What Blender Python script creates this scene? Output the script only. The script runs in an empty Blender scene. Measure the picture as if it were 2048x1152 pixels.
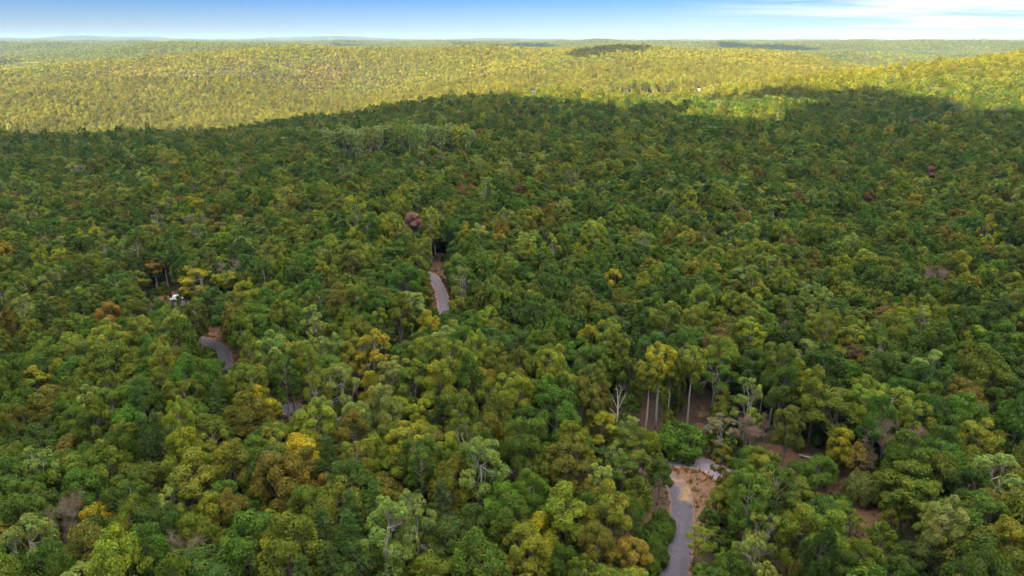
import bpy, math, random, time
import numpy as np
from mathutils import Vector, Matrix
T0 = time.time()
R = math.radians
SC = bpy.context.scene
COL = SC.collection
rng = np.random.default_rng(11)

# ------------------------------------------------------------------ camera, sky, sun, exposure
CAM_H, PITCH, FPX = 66.0, 20.0, 1365.0
cam_d = bpy.data.cameras.new('camera')
cam_d.sensor_width = 36.0
cam_d.lens = 36.0 * FPX / 2048.0
cam_d.clip_start, cam_d.clip_end = 0.5, 40000.0
cam = bpy.data.objects.new('camera', cam_d)
COL.objects.link(cam)
cam.location = (0, 0, CAM_H)
cam.rotation_euler = (R(90 - PITCH), 0, 0)
SC.camera = cam

SUN_EL, SUN_AZ = 33.0, 221.0          # azimuth clockwise from +Y (the view direction)
sun_to = Vector((math.sin(R(SUN_AZ)) * math.cos(R(SUN_EL)), math.cos(R(SUN_AZ)) * math.cos(R(SUN_EL)), math.sin(R(SUN_EL))))
sd = bpy.data.lights.new('sun', 'SUN')
sd.energy = 5.0
sd.angle = R(0.53)
sd.color = (1.0, 0.86, 0.62)
sun = bpy.data.objects.new('sun', sd)
COL.objects.link(sun)
sun.rotation_euler = (-sun_to).to_track_quat('-Z', 'Y').to_euler()

W = bpy.data.worlds.new('World')
SC.world = W
W.use_nodes = True
wn, wl = W.node_tree.nodes, W.node_tree.links
wn.clear()
wout = wn.new('ShaderNodeOutputWorld')
wbg = wn.new('ShaderNodeBackground')
wbg.inputs['Strength'].default_value = 0.085
sky = wn.new('ShaderNodeTexSky')
sky.sky_type = 'NISHITA'
sky.sun_disc = False
sky.sun_elevation = R(SUN_EL)
sky.sun_rotation = R(SUN_AZ)
sky.altitude = 300
sky.air_density = 1.0
sky.dust_density = 0.15
sky.ozone_density = 2.0
# thin cirrus sheets: noise on the plane the cirrus lies in (direction / height), thicker towards +X
tc = wn.new('ShaderNodeTexCoord')
sep = wn.new('ShaderNodeSeparateXYZ')
wl.new(tc.outputs['Generated'], sep.inputs[0])
def wmath(op, a, b=None):
    n = wn.new('ShaderNodeMath'); n.operation = op
    for i, v in enumerate((a, b)):
        if v is None: continue
        if isinstance(v, (int, float)): n.inputs[i].default_value = v
        else: wl.new(v, n.inputs[i])
    return n.outputs[0]
zz = wmath('ADD', wmath('MAXIMUM', sep.outputs[2], 0.0), 0.035)
cx = wmath('DIVIDE', sep.outputs[0], zz)
cy = wmath('DIVIDE', sep.outputs[1], zz)
comb = wn.new('ShaderNodeCombineXYZ')
wl.new(wmath('MULTIPLY', cx, 0.22), comb.inputs[0]); wl.new(wmath('MULTIPLY', cy, 0.62), comb.inputs[1]); comb.inputs[2].default_value = 3.7
nz = wn.new('ShaderNodeTexNoise')
nz.inputs['Scale'].default_value = 1.0; nz.inputs['Detail'].default_value = 6.0; nz.inputs['Roughness'].default_value = 0.55
nz.inputs['Distortion'].default_value = 0.4
wl.new(comb.outputs[0], nz.inputs['Vector'])
bank = wn.new('ShaderNodeMapRange')
bank.inputs['From Min'].default_value = 0.20; bank.inputs['From Max'].default_value = 0.48
wl.new(sep.outputs[0], bank.inputs['Value'])
cov = wn.new('ShaderNodeMapRange')
cov.inputs['From Min'].default_value = 0.42; cov.inputs['From Max'].default_value = 0.58
wl.new(nz.outputs['Fac'], cov.inputs['Value'])
high = wn.new('ShaderNodeMapRange'); high.interpolation_type = 'SMOOTHSTEP'   # unseen broken cloud overhead, added as fill light for the shaded forest
high.inputs['From Min'].default_value = 0.25; high.inputs['From Max'].default_value = 0.70
wl.new(sep.outputs[2], high.inputs['Value'])
cfac = wmath('MULTIPLY', wmath('MULTIPLY', bank.outputs[0], cov.outputs[0]), 1.0)
hfac = wmath('MULTIPLY', wmath('MULTIPLY', high.outputs[0], cov.outputs[0]), 0.9)
wmix = wn.new('ShaderNodeMix'); wmix.data_type = 'RGBA'
wl.new(cfac, wmix.inputs['Factor'])
deep = wn.new('ShaderNodeMapRange')       # the clear blue that deepens with height above the haze
deep.inputs['From Min'].default_value = -0.004; deep.inputs['From Max'].default_value = 0.062
wl.new(sep.outputs[2], deep.inputs['Value'])
thin = wn.new('ShaderNodeMix'); thin.data_type = 'RGBA'; thin.blend_type = 'MULTIPLY'
thin.inputs['Factor'].default_value = 1.0; thin.inputs['B'].default_value = (0.29, 0.345, 0.475, 1)
wl.new(sky.outputs[0], thin.inputs['A'])
blue = wn.new('ShaderNodeMix'); blue.data_type = 'RGBA'; blue.blend_type = 'MULTIPLY'
blue.inputs['B'].default_value = (0.22, 0.49, 0.90, 1)
wl.new(deep.outputs[0], blue.inputs['Factor']); wl.new(thin.outputs['Result'], blue.inputs['A'])
wl.new(blue.outputs['Result'], wmix.inputs['A'])
wmix.inputs['B'].default_value = (3.7, 3.75, 3.8, 1)
wtop = wn.new('ShaderNodeMix'); wtop.data_type = 'RGBA'
wl.new(hfac, wtop.inputs['Factor']); wl.new(wmix.outputs['Result'], wtop.inputs['A'])
wtop.inputs['B'].default_value = (16.5, 16.2, 15.6, 1)
wl.new(wtop.outputs['Result'], wbg.inputs['Color'])
wl.new(wbg.outputs[0], wout.inputs['Surface'])

vs = SC.view_settings
vs.view_transform = 'Standard'; vs.look = 'None'; vs.gamma = 1.0; vs.use_curve_mapping = False
vs.exposure = 1.92
SC.render.engine = 'CYCLES'
cy_ = SC.cycles
cy_.max_bounces = 5; cy_.diffuse_bounces = 3; cy_.glossy_bounces = 1; cy_.transmission_bounces = 3
cy_.transparent_max_bounces = 4; cy_.volume_bounces = 0
cy_.use_denoising = True
cy_.caustics_reflective = False; cy_.caustics_refractive = False
cy_.use_adaptive_sampling = True; cy_.adaptive_threshold = 0.02

# ------------------------------------------------------------------ projection helpers
CP, SP = math.cos(R(PITCH)), math.sin(R(PITCH))
def project(x, y, z):
    x, y, z = np.asarray(x, float), np.asarray(y, float), np.asarray(z, float) - CAM_H
    d = y * CP - z * SP
    u = y * SP + z * CP
    d = np.where(np.abs(d) < 1e-3, 1e-3, d)
    return 1024 + FPX * x / d, 576 - FPX * u / d, d
def ray(px, py):
    a, b = (px - 1024) / FPX, (576 - py) / FPX
    v = np.array([a, CP + b * SP, -SP + b * CP])
    return v / np.linalg.norm(v)

# ------------------------------------------------------------------ terrain
def sst(a, b, x):
    t = np.clip((x - a) / (b - a), 0, 1)
    return t * t * (3 - 2 * t)
WAVES = {}
def waves(x, y, wl_, seed, n=5):
    if (wl_, seed, n) not in WAVES:
        r = np.random.default_rng(seed); L = []
        for i in range(n):
            a = r.uniform(0, 2 * math.pi); k = 2 * math.pi / (wl_ * r.uniform(0.6, 1.5))
            L.append((math.cos(a) * k, math.sin(a) * k, r.uniform(0, 6.28)))
        WAVES[wl_, seed, n] = L
    s = 0
    for a, b, c in WAVES[wl_, seed, n]: s = s + np.sin(x * a + y * b + c)
    return s / math.sqrt(n)
def brow(x):
    return np.interp(x, [-1500, -420, -150, 0, 200, 600, 1500], [300, 540, 690, 760, 820, 900, 1100])
def height(x, y):
    x = np.asarray(x, float); y = np.asarray(y, float)
    d = np.hypot(x, y)
    h = -15 * sst(-20, -300, x) - 6 * sst(250, 650, y)
    h = h + 1.6 * waves(x, y, 160, 3) * sst(100, 260, d) + 3.5 * waves(x, y, 420, 4) * sst(200, 600, d)
    yb = brow(x)
    depth = np.interp(x, [-600, -100, 150, 500], [70, 62, 26, 18])
    h = h - depth * sst(yb, yb + 330, y)
    px = 1024 + FPX * x / np.maximum(y * CP + 12, 30)
    dd = d * (1 + 0.05 * np.sin(px / 170.0) + 0.03 * np.sin(px / 71.0 + 1)) + 60 * waves(x, y, 900, 31)
    c1 = np.interp(px, [-400, 0, 240, 480, 700, 1000, 1300, 1450, 1600, 1800, 2500], [-32, -16, 3, 21, 28, 29, 33, 22, 6, -22, -25])
    r2 = np.interp(px, [-300, 0, 150, 230, 350, 430, 520, 700, 1300, 1500, 1800, 2500], [-12, -6, 4, 16, 34, 28, 22, 18, 16, 8, -4, 2])
    r3 = np.interp(px, [-300, 0, 280, 450, 700, 1000, 1270, 1600, 1779, 2100, 2600], [31, 31, 31, 30, 34, 36, 39, 39, 42, 43, 40])
    v1 = np.minimum(h, np.interp(px, [0, 700, 1100, 1500], [-72, -62, -30, -30]))
    F = v1
    for d0, d1, z1 in ((1150, 1950, c1), (1980, 2450, np.minimum(c1 - 22, 8)), (2500, 3100, r2), (3150, 3600, np.minimum(r2 - 20, -2)), (3600, 4600, r3), (4700, 5800, 18), (5900, 7600, 36), (7700, 9000, 20), (9000, 11500, 40)):
        w_ = sst(d0, d1, dd); F = F * (1 - w_) + z1 * w_
    F = F + (4.5 * waves(x, y, 420, 8, 6) + 6.5 * waves(x, y, 1100, 21, 6)) * sst(1200, 1900, d)
    k_ = sst(1020, 1330, d)
    h = h * (1 - k_) + F * k_
    h = h + 80 * np.exp(-((x - 980) / 420) ** 2 - ((y - 1010) / 260) ** 2)
    h = h + 8 * sst(250, 800, x) * sst(300, 800, y) * (1 - sst(1000, 1600, y))
    h = h + 62 * np.exp(-((d - 13500) / 900) ** 2) * (0.55 + 0.45 * np.sin(np.arctan2(x, y) * 23 + 1.0)) * (1 - sst(-0.1, 0.12, np.arctan2(x, y)))
    return h
def hit(px, py, above=0.0):
    """the ground point (raised by ABOVE) seen at a pixel"""
    v = ray(px, py)
    t = 30 * 1.011 ** np.arange(575)
    for _ in range(3):
        below = t * v[2] + CAM_H < height(t * v[0], t * v[1]) + above
        k = int(np.argmax(below)) if below.any() else len(t) - 1
        t = np.linspace(t[max(k - 1, 0)], t[k], 12)
    p = v * t[-1]
    return np.array([p[0], p[1], p[2] + CAM_H])

# ------------------------------------------------------------------ material helpers
def mat_new(name):
    m = bpy.data.materials.new(name); m.use_nodes = True
    nt = m.node_tree; nt.nodes.clear()
    out = nt.nodes.new('ShaderNodeOutputMaterial')
    return m, nt, out
def N(nt, t, **kw):
    n = nt.nodes.new(t)
    for k, v in kw.items():
        if k in n.inputs: n.inputs[k].default_value = v
        else: setattr(n, k, v)
    return n
def mixc(nt, fac, a, b, blend='MIX'):
    n = nt.nodes.new('ShaderNodeMix'); n.data_type = 'RGBA'; n.blend_type = blend
    for key, v in (('Factor', fac), ('A', a), ('B', b)):
        if isinstance(v, (int, float)): n.inputs[key].default_value = v
        elif isinstance(v, tuple): n.inputs[key].default_value = (*v, 1) if len(v) == 3 else v
        else: nt.links.new(v, n.inputs[key])
    return n.outputs['Result']
def noise(nt, scale, detail=4.0, rough=0.6, coord='Object', vec=None):
    if vec is None:
        t = nt.nodes.new('ShaderNodeTexCoord'); vec = t.outputs[coord]
    n = N(nt, 'ShaderNodeTexNoise'); n.inputs['Scale'].default_value = scale; n.inputs['Detail'].default_value = detail
    n.inputs['Roughness'].default_value = rough
    nt.links.new(vec, n.inputs['Vector'])
    return n.outputs['Fac']
def ramp(nt, fac, lo, hi, a=0.0, b=1.0):
    n = nt.nodes.new('ShaderNodeMapRange')
    n.inputs['From Min'].default_value = lo; n.inputs['From Max'].default_value = hi
    n.inputs['To Min'].default_value = a; n.inputs['To Max'].default_value = b
    nt.links.new(fac, n.inputs['Value'])
    return n.outputs[0]
def mul(nt, a, b, op='MULTIPLY'):
    n = nt.nodes.new('ShaderNodeMath'); n.operation = op
    for i, v in enumerate((a, b)):
        if isinstance(v, (int, float)): n.inputs[i].default_value = v
        else: nt.links.new(v, n.inputs[i])
    return n.outputs[0]
def simple(name, col, rough=0.7, metal=0.0, var=0.15, scale=3.0):
    m, nt, out = mat_new(name)
    p = N(nt, 'ShaderNodeBsdfPrincipled', Roughness=rough, Metallic=metal)
    f = noise(nt, scale)
    c = mixc(nt, f, tuple(x * (1 - var) for x in col), tuple(min(1, x * (1 + var)) for x in col))
    nt.links.new(c, p.inputs['Base Color']); nt.links.new(p.outputs[0], out.inputs['Surface'])
    return m

def leaf_material(name, instanced):
    m, nt, out = mat_new(name)
    if instanced:
        a = nt.nodes.new('ShaderNodeAttribute'); a.attribute_type = 'INSTANCER'; a.attribute_name = 'tint'
        tint = a.outputs['Color']
    else:
        tint = nt.nodes.new('ShaderNodeObjectInfo').outputs['Color']
    c = nt.nodes.new('ShaderNodeAttribute'); c.attribute_type = 'GEOMETRY'; c.attribute_name = 'col'
    base = mixc(nt, 1.0, tint, c.outputs['Color'], 'MULTIPLY')
    p = N(nt, 'ShaderNodeBsdfPrincipled', Roughness=0.55)
    p.inputs['Specular IOR Level'].default_value = 0.10
    nt.links.new(base, p.inputs['Base Color'])
    tr = nt.nodes.new('ShaderNodeBsdfTranslucent')
    trc = mixc(nt, 1.0, base, (1.25, 1.25, 0.75), 'MULTIPLY')
    nt.links.new(trc, tr.inputs['Color'])
    mx = nt.nodes.new('ShaderNodeMixShader'); mx.inputs[0].default_value = 0.28
    nt.links.new(p.outputs[0], mx.inputs[1]); nt.links.new(tr.outputs[0], mx.inputs[2])
    nt.links.new(mx.outputs[0], out.inputs['Surface'])
    return m
M_LEAF = leaf_material('leaf', False)
M_LEAFI = leaf_material('leaf_woodland', True)
M_BARK = simple('bark_grey', (0.17, 0.145, 0.115), 0.9, var=0.35, scale=1.7)
M_PALE = simple('bark_pale', (0.34, 0.30, 0.25), 0.85, var=0.25, scale=1.3)
M_DEAD = simple('dead_wood', (0.47, 0.42, 0.35), 0.85, var=0.4, scale=2.5)
M_TWIG = simple('twig', (0.22, 0.18, 0.14), 0.9, var=0.2, scale=1.0)

# ------------------------------------------------------------------ mesh helpers
def mesh_np(name, verts, faces_q=None, faces_t=None, mats=(), midx=None, col=None, smooth=False):
    me = bpy.data.meshes.new(name)
    V = np.ascontiguousarray(verts, np.float32)
    fq = np.zeros((0, 4), np.int32) if faces_q is None else np.asarray(faces_q, np.int32)
    ft = np.zeros((0, 3), np.int32) if faces_t is None else np.asarray(faces_t, np.int32)
    me.vertices.add(len(V)); me.vertices.foreach_set('co', V.ravel())
    nl = fq.size + ft.size
    me.loops.add(nl); me.loops.foreach_set('vertex_index', np.concatenate([fq.ravel(), ft.ravel()]).astype(np.int32))
    nf = len(fq) + len(ft)
    me.polygons.add(nf)
    starts = np.concatenate([np.arange(len(fq)) * 4, fq.size + np.arange(len(ft)) * 3]).astype(np.int32)
    me.polygons.foreach_set('loop_start', starts)
    for m in mats: me.materials.append(m)
    if midx is not None: me.polygons.foreach_set('material_index', np.asarray(midx, np.int32))
    if smooth: me.polygons.foreach_set('use_smooth', np.ones(nf, bool))
    me.update(calc_edges=True)
    if col is not None:
        a = me.attributes.new('col', 'FLOAT_COLOR', 'POINT')
        c4 = np.ones((len(V), 4), np.float32); c4[:, :3] = col
        a.data.foreach_set('color', c4.ravel())
    return me
class MB:
    """collects quads and triangles"""
    def __init__(s): s.v, s.q, s.t, s.n = [], [], [], 0
    def add(s, v, q=None, t=None):
        v = np.asarray(v, float)
        if q is not None and len(q): s.q.append(np.asarray(q, int) + s.n)
        if t is not None and len(t): s.t.append(np.asarray(t, int) + s.n)
        s.v.append(v); s.n += len(v)
    def tube(s, pts, rad, k=6, cap=True):
        pts = np.asarray(pts, float); rad = np.asarray(rad, float)
        d = np.gradient(pts, axis=0); d /= np.linalg.norm(d, axis=1)[:, None] + 1e-9
        ref = np.array([0.31, 0.83, 0.46]) if abs(d[0] @ np.array([0.31, 0.83, 0.46])) < 0.9 else np.array([1.0, 0, 0])
        a = np.cross(d, ref); a /= np.linalg.norm(a, axis=1)[:, None]
        b = np.cross(d, a)
        th = np.arange(k) * 2 * math.pi / k
        ring = pts[:, None, :] + rad[:, None, None] * (np.cos(th)[None, :, None] * a[:, None, :] + np.sin(th)[None, :, None] * b[:, None, :])
        n = len(pts)
        i, j = np.meshgrid(np.arange(n - 1), np.arange(k), indexing='ij')
        q = np.stack([i * k + j, i * k + (j + 1) % k, (i + 1) * k + (j + 1) % k, (i + 1) * k + j], -1).reshape(-1, 4)
        v = ring.reshape(-1, 3); t = []
        if cap:
            v = np.vstack([v, pts[-1] + d[-1] * rad[-1] * 0.5, pts[0]])
            t = [[(n - 1) * k + x, (n - 1) * k + (x + 1) % k, n * k] for x in range(k)] + [[(x + 1) % k, x, n * k + 1] for x in range(k)]
        s.add(v, q, t)
    def box(s, c, size, rz=0.0):
        c = np.asarray(c, float); h = np.asarray(size, float) / 2
        o = np.array([[x, y, z] for z in (-1, 1) for y in (-1, 1) for x in (-1, 1)], float) * h
        if rz:
            cz, sz = math.cos(rz), math.sin(rz)
            o = o @ np.array([[cz, sz, 0], [-sz, cz, 0], [0, 0, 1]])
        s.add(o + c, [[0, 2, 3, 1], [4, 5, 7, 6], [0, 1, 5, 4], [2, 6, 7, 3], [0, 4, 6, 2], [1, 3, 7, 5]])
    def arrays(s):
        v = np.vstack(s.v) if s.v else np.zeros((0, 3))
        q = np.vstack(s.q) if s.q else np.zeros((0, 4), int)
        t = np.vstack(s.t) if s.t else np.zeros((0, 3), int)
        return v, q, t
    def mesh(s, name, mat, smooth=False):
        v, q, t = s.arrays()
        return mesh_np(name, v, q, t, (mat,), smooth=smooth)
def link(name, me, parent=None, loc=None):
    o = bpy.data.objects.new(name, me); COL.objects.link(o)
    if parent is not None: o.parent = parent
    if loc is not None: o.location = loc
    return o
def tag(o, label=None, cat=None, group=None, kind=None):
    if label: o['label'] = label
    if cat: o['category'] = cat
    if group: o['group'] = group
    if kind: o['kind'] = kind
    return o

# ------------------------------------------------------------------ roads and bare soil, laid out on the ground
def path(pts, n=None, step=1.5):
    P = np.array([hit(a, b)[:2] for a, b in pts])
    # Catmull-Rom through the points
    Q = np.vstack([2 * P[0] - P[1], P, 2 * P[-1] - P[-2]])
    out = []
    for i in range(1, len(Q) - 2):
        p0, p1, p2, p3 = Q[i - 1], Q[i], Q[i + 1], Q[i + 2]
        m = max(2, int(np.linalg.norm(p2 - p1) / step))
        for t in np.arange(m) / m:
            out.append(0.5 * ((2 * p1) + (-p0 + p2) * t + (2 * p0 - 5 * p1 + 4 * p2 - p3) * t * t + (-p0 + 3 * p1 - 3 * p2 + p3) * t ** 3))
    out.append(P[-1])
    return np.array(out)
PA = path([(560, 812), (700, 850), (860, 905), (1015, 928), (1130, 934), (1240, 932), (1300, 926), (1345, 921), (1390, 924), (1425, 937), (1470, 965)])
PB = path([(1335, 1260), (1346, 1150), (1358, 1090), (1364, 1040), (1363, 1000), (1352, 968), (1328, 948), (1296, 936), (1255, 932)])
PC = path([(560, 812), (500, 790), (465, 765), (453, 735), (445, 705), (425, 688), (398, 680), (350, 676), (300, 660), (283, 636), (298, 615), (335, 608), (380, 607), (440, 606)])
PE = path([(700, 850), (790, 760), (870, 680), (888, 630), (886, 600), (878, 575), (866, 555), (852, 545)])
TRK = path([(862, 550), (884, 535), (882, 505), (866, 478), (845, 450)])
TRL = path([(1392, 905), (1402, 860), (1402, 815), (1398, 785)])
ROADS = [(PA, 1.9, 'a'), (PB, 2.0, 'b'), (PC, 1.9, 'c'), (PE, 1.9, 'e')]
ROADPTS = np.vstack([p for p, _, _ in ROADS])
SOIL = [  # px, py, radius (m): bare orange soil
    (1398, 962, 3.4), (1404, 990, 3.2), (1403, 1020, 2.6), (1397, 1050, 2.2), (1390, 1080, 1.6), (1383, 945, 2.5), (1410, 940, 2.5),
    (1545, 915, 4.0), (1580, 918, 3.5), (1690, 975, 2.6), (1712, 1000, 3.4), (1735, 1030, 4.2), (1725, 1050, 3.0), (1600, 940, 3),
    (345, 595, 6.5), (315, 600, 6.0), (375, 590, 5), (415, 666, 2.8), (402, 660, 2.4), (432, 670, 2.4), (600, 803, 3.5), (700, 870, 3),
    (886, 548, 3.2), (880, 530, 3.4), (884, 510, 3.2), (858, 608, 3.0), (856, 595, 2.6), (864, 480, 5), (845, 455, 6), (820, 470, 6),
    (1400, 885, 1.6), (1403, 855, 1.3), (1402, 825, 1.3), (1290, 195, 26), (1330, 194, 22), (1250, 194, 20), (1310, 1045, 2.0)]
SOILW = np.array([[*hit(a, b)[:2], r] for a, b, r in SOIL])
def line_dist(x, y, P):
    q = np.stack([x, y], -1)[..., None, :] - P
    return np.sqrt((q ** 2).sum(-1)).min(-1)

# ------------------------------------------------------------------ ground
def axis(fine0, fine1, step, lo, hi, g=1.07):
    a = list(np.arange(fine0, fine1 + 0.1, step))
    s = step
    while a[-1] < hi: s *= g; a.append(a[-1] + s)
    s = step; b = [fine0]
    while b[-1] > lo: s *= g; b.append(b[-1] - s)
    return np.array(b[:0:-1] + a)
gx = axis(-130, 110, 2.0, -12500, 12500)
gy = axis(50, 300, 2.0, -1500, 15500, 1.05)
GX, GY = np.meshgrid(gx, gy, indexing='xy')
GZ = height(GX, GY)
nx, ny = len(gx), len(gy)
ii, jj = np.meshgrid(np.arange(ny - 1), np.arange(nx - 1), indexing='ij')
gq = np.stack([ii * nx + jj, ii * nx + jj + 1, (ii + 1) * nx + jj + 1, (ii + 1) * nx + jj], -1).reshape(-1, 4)
soil = np.zeros(GX.shape)
for x, y, r in SOILW:
    soil = np.maximum(soil, np.clip(1.6 - np.hypot(GX - x, GY - y) / r, 0, 1))
near = (np.abs(GX) < 140) & (GY > 40) & (GY < 330)
rd = np.full(GX.shape, 99.0)
rd[near] = line_dist(GX[near], GY[near], ROADPTS)
soil = np.maximum(soil, np.clip(1.25 - (rd - 1.6) / 1.6, 0, 0.5))
m, nt, out = mat_new('woodland_floor')
p = N(nt, 'ShaderNodeBsdfPrincipled', Roughness=0.95)
n1 = noise(nt, 0.35, 6, 0.65); n2 = noise(nt, 2.2, 5, 0.7); n3 = noise(nt, 0.06, 3, 0.5)
litter = mixc(nt, ramp(nt, n1, 0.35, 0.68), (0.045, 0.030, 0.020), (0.10, 0.052, 0.032))
litter = mixc(nt, ramp(nt, n2, 0.55, 0.72), litter, (0.13, 0.09, 0.048))
litter = mixc(nt, ramp(nt, n3, 0.5, 0.68), litter, (0.045, 0.06, 0.02))
dirt = mixc(nt, ramp(nt, n2, 0.32, 0.68), (0.125, 0.058, 0.030), (0.235, 0.122, 0.066))
dirt = mixc(nt, ramp(nt, n1, 0.52, 0.7), dirt, (0.16, 0.11, 0.06))
at = nt.nodes.new('ShaderNodeAttribute'); at.attribute_name = 'soil'
f = ramp(nt, mul(nt, at.outputs['Fac'], ramp(nt, n1, 0.2, 0.8, -0.35, 0.35), 'ADD'), 0.35, 0.62)
nt.links.new(mixc(nt, f, litter, dirt), p.inputs['Base Color'])
bp = N(nt, 'ShaderNodeBump', Strength=0.6, Distance=0.25); nt.links.new(n2, bp.inputs['Height']); nt.links.new(bp.outputs[0], p.inputs['Normal'])
nt.links.new(p.outputs[0], out.inputs['Surface'])
gm = mesh_np('ground', np.stack([GX, GY, GZ], -1).reshape(-1, 3), gq, None, (m,), smooth=True)
a = gm.attributes.new('soil', 'FLOAT', 'POINT'); a.data.foreach_set('value', soil.ravel().astype(np.float32))
tag(link('ground', gm), 'brown leaf-littered woodland floor with bare orange soil beside the gravel road', kind='structure')

# ------------------------------------------------------------------ gravel roads
def road_material(name, orange):
    m, nt, out = mat_new(name)
    p = N(nt, 'ShaderNodeBsdfPrincipled', Roughness=0.9)
    at = nt.nodes.new('ShaderNodeAttribute'); at.attribute_name = 'across'
    lng = nt.nodes.new('ShaderNodeAttribute'); lng.attribute_name = 'rust'
    n1 = noise(nt, 4.5, 6, 0.75); n2 = noise(nt, 0.5, 4, 0.6); n3 = noise(nt, 14.0, 3, 0.8)
    c = mixc(nt, ramp(nt, n1, 0.36, 0.66), (0.045, 0.037, 0.051), (0.115, 0.096, 0.126))
    c = mixc(nt, ramp(nt, n3, 0.5, 0.7, 0, 0.6), c, (0.19, 0.17, 0.19))
    u = mul(nt, at.outputs['Fac'], 0.0, 'ADD')
    tr = mul(nt, mul(nt, u, 0.47, 'SUBTRACT'), 9.0)       # wheel tracks: packed, a little darker stone
    tr = nt.nodes.new('ShaderNodeMath'); tr.operation = 'ABSOLUTE'
    nt.links.new(u, tr.inputs[0])
    t2 = ramp(nt, mul(nt, mul(nt, tr.outputs[0], 0.5, 'SUBTRACT'), mul(nt, tr.outputs[0], 0.5, 'SUBTRACT')), 0.0, 0.05, 0.85, 0.0)
    c = mixc(nt, mul(nt, t2, ramp(nt, n2, 0.3, 0.6)), c, (0.07, 0.062, 0.075))
    edge = ramp(nt, mul(nt, tr.outputs[0], ramp(nt, n1, 0.2, 0.8, -0.3, 0.3), 'ADD'), 0.80, 1.05)
    c = mixc(nt, edge, c, (0.24, 0.125, 0.07))
    rust = ramp(nt, mul(nt, lng.outputs['Fac'], ramp(nt, n2, 0.2, 0.8, -0.5, 0.5), 'ADD'), 0.35, 0.85)
    c = mixc(nt, rust, c, (0.27, 0.165, 0.08))
    n4 = noise(nt, 7.0, 2, 0.5)
    c = mixc(nt, ramp(nt, n4, 0.66, 0.70, 0, 0.7), c, (0.26, 0.17, 0.08))      # fallen leaves
    if orange: c = mixc(nt, 1.0, c, (2.4, 2.35, 2.2), 'MULTIPLY')
    nt.links.new(c, p.inputs['Base Color'])
    bp = N(nt, 'ShaderNodeBump', Strength=0.8, Distance=0.06); nt.links.new(n1, bp.inputs['Height']); nt.links.new(bp.outputs[0], p.inputs['Normal'])
    nt.links.new(p.outputs[0], out.inputs['Surface'])
    return m
M_ROAD = road_material('gravel', False)
M_ROADP = road_material('gravel_pale', True)
RUST = [hit(1352, 962), hit(1362, 972), hit(1375, 985), hit(1340, 948), hit(1368, 995)]
def road(P, half, lift, label, mat=None):
    d = np.gradient(P, axis=0); d /= np.linalg.norm(d, axis=1)[:, None]
    nrm = np.stack([-d[:, 1], d[:, 0]], -1)
    K = 9
    u = np.linspace(-1, 1, K)
    wob = np.interp(np.arange(len(P)), np.arange(0, len(P) + 3, 3), rng.normal(0, 0.16, len(np.arange(0, len(P) + 3, 3))))
    w = half * (1 + 0.06 * np.sin(np.arange(len(P)) * 0.23)) + wob
    XY = P[:, None, :] + nrm[:, None, :] * (u[None, :, None] * w[:, None, None])
    Z = height(XY[..., 0], XY[..., 1]) + lift + 0.07 * (1 - u[None, :] ** 2) - 0.05 * (np.abs(u)[None, :] > 0.99)
    Z = Z - 0.03 * np.exp(-((np.abs(u)[None, :] - 0.5) / 0.15) ** 2)
    V = np.concatenate([XY, Z[..., None]], -1).reshape(-1, 3)
    n = len(P)
    i, j = np.meshgrid(np.arange(n - 1), np.arange(K - 1), indexing='ij')
    q = np.stack([i * K + j, (i + 1) * K + j, (i + 1) * K + j + 1, i * K + j + 1], -1).reshape(-1, 4)[:, ::-1]
    me = mesh_np('road', V, q, None, (mat or M_ROAD,), smooth=True)
    a = me.attributes.new('across', 'FLOAT', 'POINT'); a.data.foreach_set('value', np.tile(u, n).astype(np.float32))
    ru = np.zeros(len(V))
    for r_ in RUST: ru = np.maximum(ru, np.clip(1.1 - np.hypot(V[:, 0] - r_[0], V[:, 1] - r_[1]) / 1.7, 0, 1))
    a = me.attributes.new('rust', 'FLOAT', 'POINT'); a.data.foreach_set('value', ru.astype(np.float32))
    return tag(link('road', me), label, kind='structure')
road(PA, 2.1, 0.05, 'pale gravel road crossing behind the trees and turning past the clearing', M_ROADP)
road(PB, 2.0, 0.085, 'grey gravel road with wheel tracks curving up from the bottom edge')
road(PC, 1.55, 0.065, 'grey gravel road bend among the trees on the far side of the hollow')
road(PE, 1.65, 0.06, 'short curve of grey gravel road showing between trees near the centre', M_ROADP)

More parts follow.
